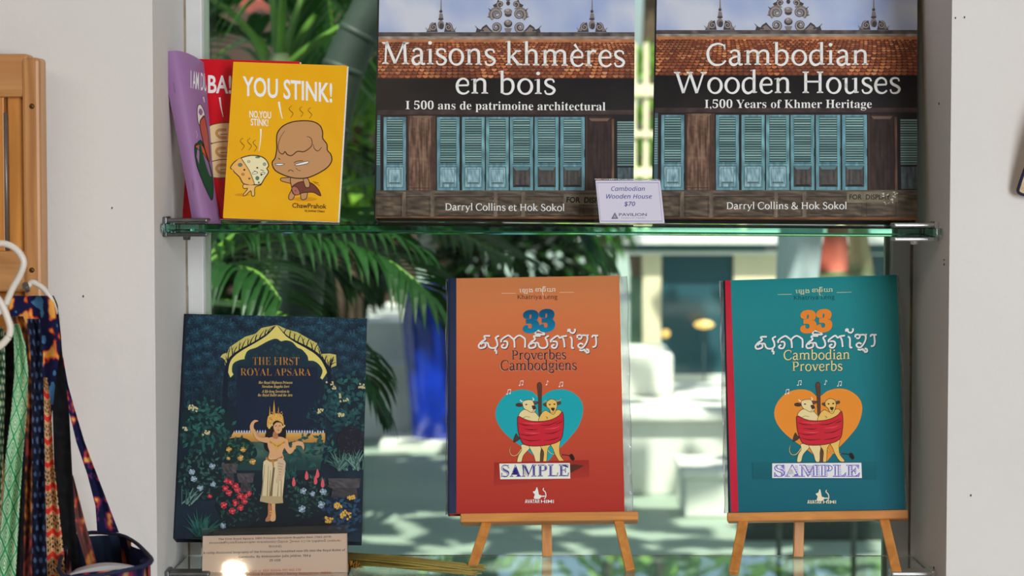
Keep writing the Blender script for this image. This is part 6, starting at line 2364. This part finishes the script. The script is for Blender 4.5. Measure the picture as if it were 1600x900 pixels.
# every book on the upper shelf rests on the glass
for root, sh_, th_ in ((bookD, shD, 0.026), (bookE, shE, 0.026), (bookY, shY, 0.003), (bookR, shR, 0.003), (oH, shH, 0.0022)):
    lift = max(zs((sh_.M @ Vector((x, 0, z))).x) + 0.0003 - (sh_.M @ Vector((x, 0, z))).z for x in (-sh_.w / 2, sh_.w / 2) for z in (0, -th_))
    root.location.z += lift

# ---------------------------------------------------------------- wooden rack, hangers and scarves on the left
YR = -0.05
PINE = wood_mat('rack_pine', (196, 142, 88), (160, 106, 58), 9, 2, k=1.2)
PINEH = wood_mat('rack_pine_rail', (196, 142, 88), (164, 110, 62), 9, 0, k=1.2)
PINED = wood_mat('rack_panel', (198, 134, 60), (160, 98, 38), 8, 2, k=1.25)
rk = empty('wooden_rack', (at(-90, 400, YR).x, YR, 0.0))


def rbox(name, xa, ya, xb, yb_, d0, d1, m, bevel=0.0015, floor=False):
    p, q = at(xa, yb_, YR), at(xb, ya, YR)
    a = MB()
    z0 = 0.0 if floor else p.z
    a.box((p.x - rk.location.x, d0, z0), (q.x - rk.location.x, d1, q.z), bevel)
    return a.build(name, m, rk)


rbox('post', 43.5, 90, 62, 905, -0.002, 0.026, PINE, 0.003, True)
rbox('post', -244, 90, -225, 905, -0.002, 0.026, PINE, 0.003, True)
rbox('top_rail', -226, 84, 44, 152, 0.0, 0.024, PINEH, 0.003)
rbox('lower_rail', -226, 392, 44, 456, 0.0, 0.022, PINEH, 0.002)
rbox('panel', 11.5, 150, 44, 394, 0.007, 0.018, PINED, 0.001)
rbox('panel', -226, 150, 4.0, 394, 0.004, 0.018, PINED, 0.001)
rbox('lower_panel', -226, 455, 44, 905, 0.010, 0.018, PINED, 0.001, True)
a = MB()
x_ = at(7.5, 300, YR).x - rk.location.x
a.tube([(x_, 0.0055, at(7, 391, YR).z), (x_, 0.0055, at(7, 176, YR).z)], 0.0019, 10)
a.build('rod', mat('grey_rod', (126, 118, 112), rough=0.4, metal=0.5), rk)
for py, y_ in ((166, 0), (422, 0)):
    a = MB()
    p = at(50, py, YR - 0.002)
    a.lathe([(0.0022, 0), (0.0022, 0.0008), (0.0012, 0.0014), (0.0004, 0.0014)], 10, Matrix.Translation((p.x - rk.location.x, -0.0018, p.z)) @ Matrix.Rotation(math.pi / 2, 4, 'X'))
    a.build('screw_head', mat('tarnished_screw', (96, 74, 44), rough=0.4, metal=0.8), rk)
ARM = mat('arm_metal', (150, 146, 140), rough=0.35, metal=0.9)
for px, py, y1 in ((-14, 392, -0.27), (42, 452, -0.13)):
    p = at(px, py, YR + y1 + 0.0)
    a = MB()
    p0 = at(px, py, YR + 0.004)
    a.tube([(p0.x - rk.location.x, 0.004, p0.z), (p.x - rk.location.x, y1, p.z), (p.x - rk.location.x, y1 - 0.006, p.z + 0.004)], 0.0026, 10)
    a.build('hanging_arm', ARM, rk)
tag(rk, 'honey-coloured wooden rack against the left wall, carrying the hangers', 'rack')

PLAST = mat('cream_plastic', (226, 216, 202), rough=0.35, k=1.0)


def hanger(path, Y, r, label, side):
    pts = [at(x, y, Y) for x, y in path]
    o = empty('clothes_hanger', pts[0])
    a = MB()
    P = cr(pts, 6)
    a.tube([p - pts[0] for p in P], r, 12)
    a.build('hook', PLAST, o)
    e = P[-1] - pts[0]
    a = MB()
    if side > 0:
        a.tube(cr([e, e + Vector((-0.012, 0.0, -0.010)), e + Vector((-0.05, 0.004, -0.022)), e + Vector((-0.16, 0.01, -0.06)), e + Vector((-0.17, 0.01, -0.075))], 6), r, 12)
    else:
        a.tube(cr([e, e + Vector((0.0, 0.01, -0.008)), e + Vector((-0.003, 0.03, -0.014)), e + Vector((-0.012, 0.06, -0.03))], 6), r, 12)
    a.build('shoulder', PLAST, o)
    tag(o, label, 'hanger', 'cream plastic hangers')
    return o


hanger([(-12, 386), (-2, 381), (8, 381), (22, 387), (33, 399), (37, 412), (31, 430), (19, 452), (9, 476)], -0.215, 0.0026, 'cream hanger with its hook curving over the wooden rack, highest of the hangers', 1)
hanger([(-14, 455), (-4, 466), (4, 478), (11, 495), (16, 512), (14, 526)], -0.285, 0.0026, 'cream hanger hook nearest the viewer, above the green scarf', 1)
hanger([(44, 447), (50, 441), (58, 444), (68, 451), (77, 463), (83, 476)], -0.158, 0.0023, 'cream hanger hook over the patterned shoulder bag strap', -1)


def rows(*a):
    return list(a)


def strip(name, Y, ys, lefts, rights, fn, label, cat, group=None, amp=0.003, nf=1.0, nu=40, nv=160, parent=None, thick=0.0016, Yb=None):
    org = at((lefts[0] + rights[0]) / 2, ys[0], Y) if parent is None else Vector(parent.location)
    v, c = [], []

    def it(arr, y):
        for (a, b), (p, q) in zip(zip(ys, arr), list(zip(ys, arr))[1:]):
            if y <= p:
                return b + (q - b) * (y - a) / (p - a)
        return arr[-1]
    for side in (0, 1):
        for j in range(nv + 1):
            y = ys[0] + (ys[-1] - ys[0]) * j / nv
            l, r = it(lefts, y), it(rights, y)
            for i in range(nu + 1):
                s_ = i / nu
                x = l + (r - l) * s_
                Yq = Y + ((Yb - Y) * j / nv if Yb is not None else 0)
                dY = amp * math.cos((s_ - 0.5) * 2 * math.pi * nf) + amp * 0.5 * math.sin(s_ * 9 + y * 0.02) + side * thick
                v.append(at(x, y, Yq + dY) - org)
                c.append(L3(fn(s_, x, y), 1.0))
    N = (nu + 1) * (nv + 1)
    f = []
    for side in (0, 1):
        for j in range(nv):
            for i in range(nu):
                q = side * N + j * (nu + 1) + i
                q4 = [q, q + 1, q + nu + 2, q + nu + 1]
                f.append(q4 if side == 0 else q4[::-1])
    for i in range(nu):
        f.append([i, N + i, N + i + 1, i + 1])
        q = nv * (nu + 1) + i
        f.append([q, q + 1, N + q + 1, N + q])
    for j in range(nv):
        q = j * (nu + 1)
        f.append([q, q + nu + 1, N + q + nu + 1, N + q])
        q += nu
        f.append([q, N + q, N + q + nu + 1, q + nu + 1])
    A = Art(None)
    A.v, A.f, A.c = v, f, [c[i] for fa in f for i in fa]
    o = A.into(name, CLOTH, parent)
    if parent is None:
        o.location = org
        tag(o, label, cat, group)
    for p in o.data.polygons:
        p.use_smooth = True
    return o


def diamond(s_, x, y):
    u = s_ * 1.5
    v_ = y / 44.0
    a = abs((u + v_) % 1 - 0.5)
    b = abs((u - v_) % 1 - 0.5)
    d = max(a, b)
    m = (d * 2 * 3.0) % 1
    return mixc((40, 150, 96), (232, 240, 206), 1 if m < 0.42 else 0)


def dotted(c0, c1, su, sv, th, jit=0.0):
    def f(s_, x, y):
        u, v_ = s_ * su, y / sv
        if int(v_) % 2:
            u += 0.5
        du, dv = u % 1 - 0.5, v_ % 1 - 0.5
        n = nz(x * 0.15, y * 0.15, 1, 3)
        return mixc(c0, c1, 1 if du * du + dv * dv < th + 0.08 * n else 0.12 + 0.3 * n)
    return f


def flame(s_, x, y):
    n = nz(x * 0.055, y * 0.035, 1, 31) + 0.45 * nz(x * 0.14, y * 0.09, 1, 5)
    if n > 0.24:
        return mixc((206, 70, 36), (236, 166, 76), (n - 0.24) * 5)
    if n > 0.17:
        return (120, 30, 40)
    if n < -0.38:
        return (70, 120, 160)
    return (24, 26, 62)


def redband(s_, x, y):
    k = (y + 3 * math.sin(x * 0.4)) % 36
    if k < 9:
        return (214, 60, 52)
    if k < 11 or k > 34:
        return (232, 186, 130)
    n = math.sin(s_ * 24) * math.cos((k - 10) * 0.5)
    return (52, 34, 40) if n > 0.25 else (216, 180, 128) if n > -0.5 else (176, 96, 52)


def rust(s_, x, y):
    n = nz(x * 0.2, y * 0.08, 1, 8)
    return mixc((54, 34, 34), (192, 112, 44) if nz(0, y * 0.012, 1, 2) > -0.1 else (150, 60, 50), 0.4 + 1.6 * n)


GRP = 'patterned scarves hanging on the wooden rack'
strip('scarf', -0.262, [512, 560, 640, 740, 820, 906], [-9, -10, -10, -12, -14, -16], [6, 8, 7, 4, 0, -2], dotted((28, 66, 50), (190, 206, 168), 4, 12, 0.10), 'dark green dotted scarf at the photo edge, beside the green diamond scarf', 'scarf', GRP, nu=24)
strip('scarf', -0.252, [506, 540, 580, 640, 720, 800, 906], [20, 22, 23, 18, 8, 2, -4], [30, 40, 44, 42, 35, 30, 24], diamond, 'green scarf with white diamond pattern', 'scarf', GRP, amp=0.004, nu=48, nv=260)
strip('scarf', -0.232, [520, 600, 700, 800, 906], [2, 3, 4, 10, 14], [26, 28, 40, 38, 36], lambda s_, x, y: mixc((16, 14, 18), (52, 46, 40), 0.3 + 0.7 * nz(x * 0.3, y * 0.1, 1, 9)), 'nearly black strip filling the shaded gap right behind the green diamond scarf', 'scarf', GRP, nu=20, nv=80)  # black strip added as the darkness of the gap between scarves
strip('scarf', -0.22, [494, 520, 560, 640, 760, 906], [18, 24, 36, 38, 32, 28], [36, 46, 48, 50, 50, 50], rust, 'rust and brown patterned scarf between the green and the navy dotted scarf', 'scarf', GRP, nu=24)
strip('scarf', -0.20, [498, 540, 640, 760, 906], [42, 46, 48, 46, 44], [62, 67, 69, 71, 74], dotted((18, 18, 34), (78, 98, 134), 3, 17, 0.05), 'navy scarf with small pale dots', 'scarf', GRP, nu=26)
strip('scarf', -0.182, [590, 640, 720, 820, 906], [62, 64, 67, 69, 70], [74, 80, 84, 95, 104], redband, 'red and cream striped scarf left of the black bag strap', 'scarf', GRP, nu=36, nv=200)
strip('scarf', -0.165, [462, 472, 500, 540, 600, 660, 720], [22, 12, 18, 50, 60, 64, 66], [74, 84, 91, 95, 86, 80, 79], flame, 'navy scarf with orange flames draped over a hanger at the top of the bundle', 'scarf', GRP, amp=0.004, nu=50, nv=160)

# shoulder bag
bagp = at(150, 860, -0.13)
bag = empty('shoulder_bag', bagp)
BLK = lambda s_, x, y: mixc((14, 14, 16), (26, 26, 28), 0.5 + nz(x * 0.1, y * 0.1))


def floral(s_, x, y):
    n = nz(x * 0.06, y * 0.04, 1, 61) + 0.4 * nz(x * 0.16, y * 0.12, 1, 15)
    if n > 0.38:
        return (226, 176, 100)
    if n > 0.20:
        return mixc((176, 40, 66), (220, 108, 56), (n - 0.20) * 6)
    if n > 0.07:
        return (90, 40, 90)
    return (22, 26, 60)


strip('strap', -0.150, [462, 475, 520, 560, 640, 740, 820, 906], [72, 78, 82, 79, 82, 85, 95, 104], [84, 90, 95, 98, 108, 113, 118, 128], BLK, None, None, parent=bag, nu=16, nv=60, amp=0.001)
strip('strap', -0.135, [548, 600, 640, 690, 740, 790, 832], [95, 101, 107, 119, 136, 149, 152], [97, 106, 117, 132, 151, 170, 186], floral, None, None, parent=bag, nu=24, nv=120, amp=0.0012, Yb=-0.115)
strip('strap', -0.143, [742, 780, 820, 860, 906], [112, 113, 116, 128, 142], [114, 124, 134, 146, 158], lambda s_, x, y: mixc(floral(s_, x, y), (196, 110, 60), 0.45), None, None, parent=bag, nu=20, nv=60, amp=0.001, Yb=-0.15)
# body: open tote, rim corners
rim = [at(118, 838, -0.105), at(187, 836, -0.105), at(227, 862, -0.185), at(226, 884, -0.26), at(98, 900, -0.26)]


def bagwall(a, b, drop, fn, nm, nu=20, nv=24, inward=0.0):
    A = Art(None)
    v, c = [], []
    for j in range(nv + 1):
        for i in range(nu + 1):
            s_, t = i / nu, j / nv
            p = a.lerp(b, s_) + Vector((0, 0, -drop * t)) + Vector((0.004 * math.sin(s_ * 7 + t * 4), 0.004 * math.sin(t * 6), 0))
            v.append(p - bagp)
            pr = p - CAM
            c.append(L3(fn(s_, 800 + FPX * pr.dot(AR) / pr.dot(AF), 450 - FPX * pr.dot(AU) / pr.dot(AF)), 1.0))
    f = [[j * (nu + 1) + i, j * (nu + 1) + i + 1, (j + 1) * (nu + 1) + i + 1, (j + 1) * (nu + 1) + i] for j in range(nv) for i in range(nu)]
    return v, f, c


bv, bf, bc = [], [], []
for i in range(5):
    v, f, c = bagwall(rim[i], rim[(i + 1) % 5], 0.24, floral if i else (lambda s_, x, y: mixc((20, 26, 44), (42, 58, 76), 0.5 + nz(x * 0.1, y * 0.1))), 'x')
    o_ = len(bv)
    bv += v
    bf += [[k + o_ for k in q] for q in f]
    bc += c
o_ = len(bv)
cen = sum(rim, Vector()) / 5 + Vector((0, 0, -0.24)) - bagp
bv += [r_ + Vector((0, 0, -0.24)) - bagp for r_ in rim] + [cen]
bc += [L3((24, 26, 50))] * 6
bf += [[o_ + i, o_ + (i + 1) % 5, o_ + 5] for i in range(5)]
A = Art(None)
A.v, A.f, A.c = bv, bf, [bc[i] for fa in bf for i in fa]
body = A.into('bag_body', CLOTH, bag)
a = MB()
a.tube([p - bagp for p in cr(rim, 5, True)] + [rim[0] - bagp], 0.0016, 8)
a.build('rim_piping', mat('navy_piping', (24, 28, 62), rough=0.8), bag)
tag(bag, 'navy and orange floral shoulder bag with a black strap hanging lowest on the rack', 'bag')
pq = MB()
pa_ = [at(108, 897, -0.235), at(213, 885, -0.225), at(200, 882, -0.17), at(120, 888, -0.17)]
pq.grid(lambda u, v: pa_[0].lerp(pa_[1], u).lerp(pa_[3].lerp(pa_[2], u), v) + Vector((0, 0, 0.003 * math.sin(u * 3.14))), 14, 8)
lo = [p + Vector((0, 0.0, -0.12)) for p in pa_]
pq.grid(lambda u, v: (pa_[0].lerp(pa_[1], u) + Vector((0, 0, 0.003 * math.sin(u * 3.14)))).lerp(lo[0].lerp(lo[1], u), v), 14, 8)
po = pq.build('white_packet', mat('white_packet', (226, 224, 228), rough=0.6))
tag(po, 'white paper packet sticking out of the floral shoulder bag', 'packet')

# ---------------------------------------------------------------- straw fan at the right edge
FANP = [(1591.5, 299), (1593.5, 288), (1600, 269), (1612, 238), (1630, 196), (1652, 160), (1682, 138), (1716, 140), (1742, 168), (1750, 208), (1738, 248), (1708, 280), (1668, 298), (1628, 305), (1602, 304)]
fpx = cr([(a, b, 0) for a, b in FANP], 5, True)


def fan_pt(x, y, off=0.0):
    Y = -0.010 - 0.034 * (299 - y) / 160 - off
    return at(x, y, Y)


fo_ = fan_pt(1675, 215)
fan = empty('straw_fan', fo_)


def fan_slab(scale, t0, t1, name, m):
    a = MB()
    cx_, cy_ = 1675, 220
    rows_ = []
    for off in (t0, t1):
        rows_.append([a.bm.verts.new(fan_pt(cx_ + (p.x - cx_) * scale, cy_ + (p.y - cy_) * scale, off) - fo_) for p in fpx])
    n = len(fpx)
    a.bm.faces.new(rows_[0])
    a.bm.faces.new(rows_[1][::-1])
    for k in range(n):
        a.bm.faces.new((rows_[0][k], rows_[0][(k + 1) % n], rows_[1][(k + 1) % n], rows_[1][k]))
    return a.build(name, m, fan)


STRAW = mat('straw', (226, 198, 154), rough=0.75, noise_amt=0.18, noise_scale=60, bump=0.4, bump_scale=300)
NVY = mat('navy_trim', (30, 28, 62), rough=0.7)
fan_slab(0.985, 0.0, 0.003, 'woven_blade', STRAW)
a = MB()
ring_ = [fan_pt(p.x, p.y, 0.0016) - fo_ for p in fpx]
a.tube(ring_ + [ring_[0]], 0.0017, 8)
a.build('edge_binding', NVY, fan)
a = MB()
a.tube([fan_pt(1700, 200, 0.004) - fo_, fan_pt(1760, 90, 0.004) - fo_, fan_pt(1790, 30, 0.004) - fo_], 0.004, 10)
a.build('handle', BEECH, fan)
tag(fan, 'straw fan with navy edging on the right wall, cut by the photo edge', 'fan')
pk_ = fan_pt(1786, 40, 0.004)
pg_ = empty('wall_peg', (pk_.x, 0, pk_.z))
a = MB()
a.tube([(0, 0.0, 0), (0, pk_.y - 0.012, 0.0), (0.0, pk_.y - 0.018, 0.006)], 0.004, 12)
a.build('peg', BEECH, pg_)
a = MB()
a.lathe([(0.014, 0), (0.014, 0.004), (0.008, 0.006), (0.002, 0.006)], 24, Matrix.Rotation(math.pi / 2, 4, 'X'))
a.build('base_disc', BEECH, pg_)
tag(pg_, 'wooden wall peg holding the straw fan', 'peg')

# small warm spotlight on the ceiling, mirrored in the sign holder
hp = shG.hit(366, 896)
dv_ = (hp - CAM).normalized()
rf = dv_ - 2 * dv_.dot(shG.n) * shG.n
k_ = (2.742 - hp.z) / rf.z
lp_ = hp + rf * k_
sp = empty('ceiling_spotlight', (lp_.x, lp_.y, 2.8))
a = MB()
a.lathe([(0.055, 0.0), (0.055, -0.045), (0.048, -0.05), (0.042, -0.05), (0.038, -0.03), (0.002, -0.03)], 32)
a.build('housing', CHROME, sp)
sl_ = lamp('spotlight_lamp', 'AREA', (lp_.x, lp_.y, 2.748), (-0.25, 0.0, 1.35), 5.0, (1.0, 0.78, 0.50), shape='DISK', size=0.05)
tag(sp, 'small chrome spotlight on the ceiling in front of the window niche', 'spotlight')

# ---------------------------------------------------------------- dried grass broom end on the lower shelf
bro = empty('straw_broom', (at(640, 893, 0.07).x, 0.07, ZL))
a = MB()
RB = random.Random(3)
P0 = at(540, 872, 0.10)
P1 = at(760, 905, 0.05)
for i in range(70):
    o1, o2 = RB.uniform(-1, 1), RB.uniform(-1, 1)
    s0 = P0 + Vector((RB.uniform(-.012, .0), o2 * 0.010, o1 * 0.004))
    s1 = P1 + Vector((RB.uniform(-.03, .0), o2 * 0.014, o1 * 0.004))
    s0.z = max(s0.z, ZL + 0.002)
    s1.z = max(ZL + 0.002 + abs(o1) * 0.006, ZL + 0.002)
    md = s0.lerp(s1, 0.5) + Vector((0, 0, RB.uniform(-.001, .002)))
    a.tube([s0 - bro.location, md - bro.location, s1 - bro.location], [0.0008, 0.001, 0.0007], 5)
a.build('straw_bundle', mat('dry_straw', (150, 132, 62), rough=0.7, noise_amt=0.3, noise_scale=30), bro)
a = MB()
ct = at(548, 892, 0.085)
for i in range(160):
    d = Vector((RB.gauss(0, 1), RB.gauss(0, 1), RB.gauss(0, 1))).normalized()
    q = ct + Vector((d.x * 0.012, d.y * 0.008, d.z * 0.008)) * RB.random()
    q.z = max(q.z, ZL + 0.002)
    e = q + d * 0.006
    e.z = max(e.z, ZL + 0.001)
    a.tube([q - bro.location, e - bro.location], [0.0007, 0.0003], 4)
a.build('fringe', mat('ochre_fringe', (168, 116, 40), rough=0.9), bro)
tag(bro, 'bundle of yellowish dry straw lying on the lower shelf right of the sign holder', 'broom')
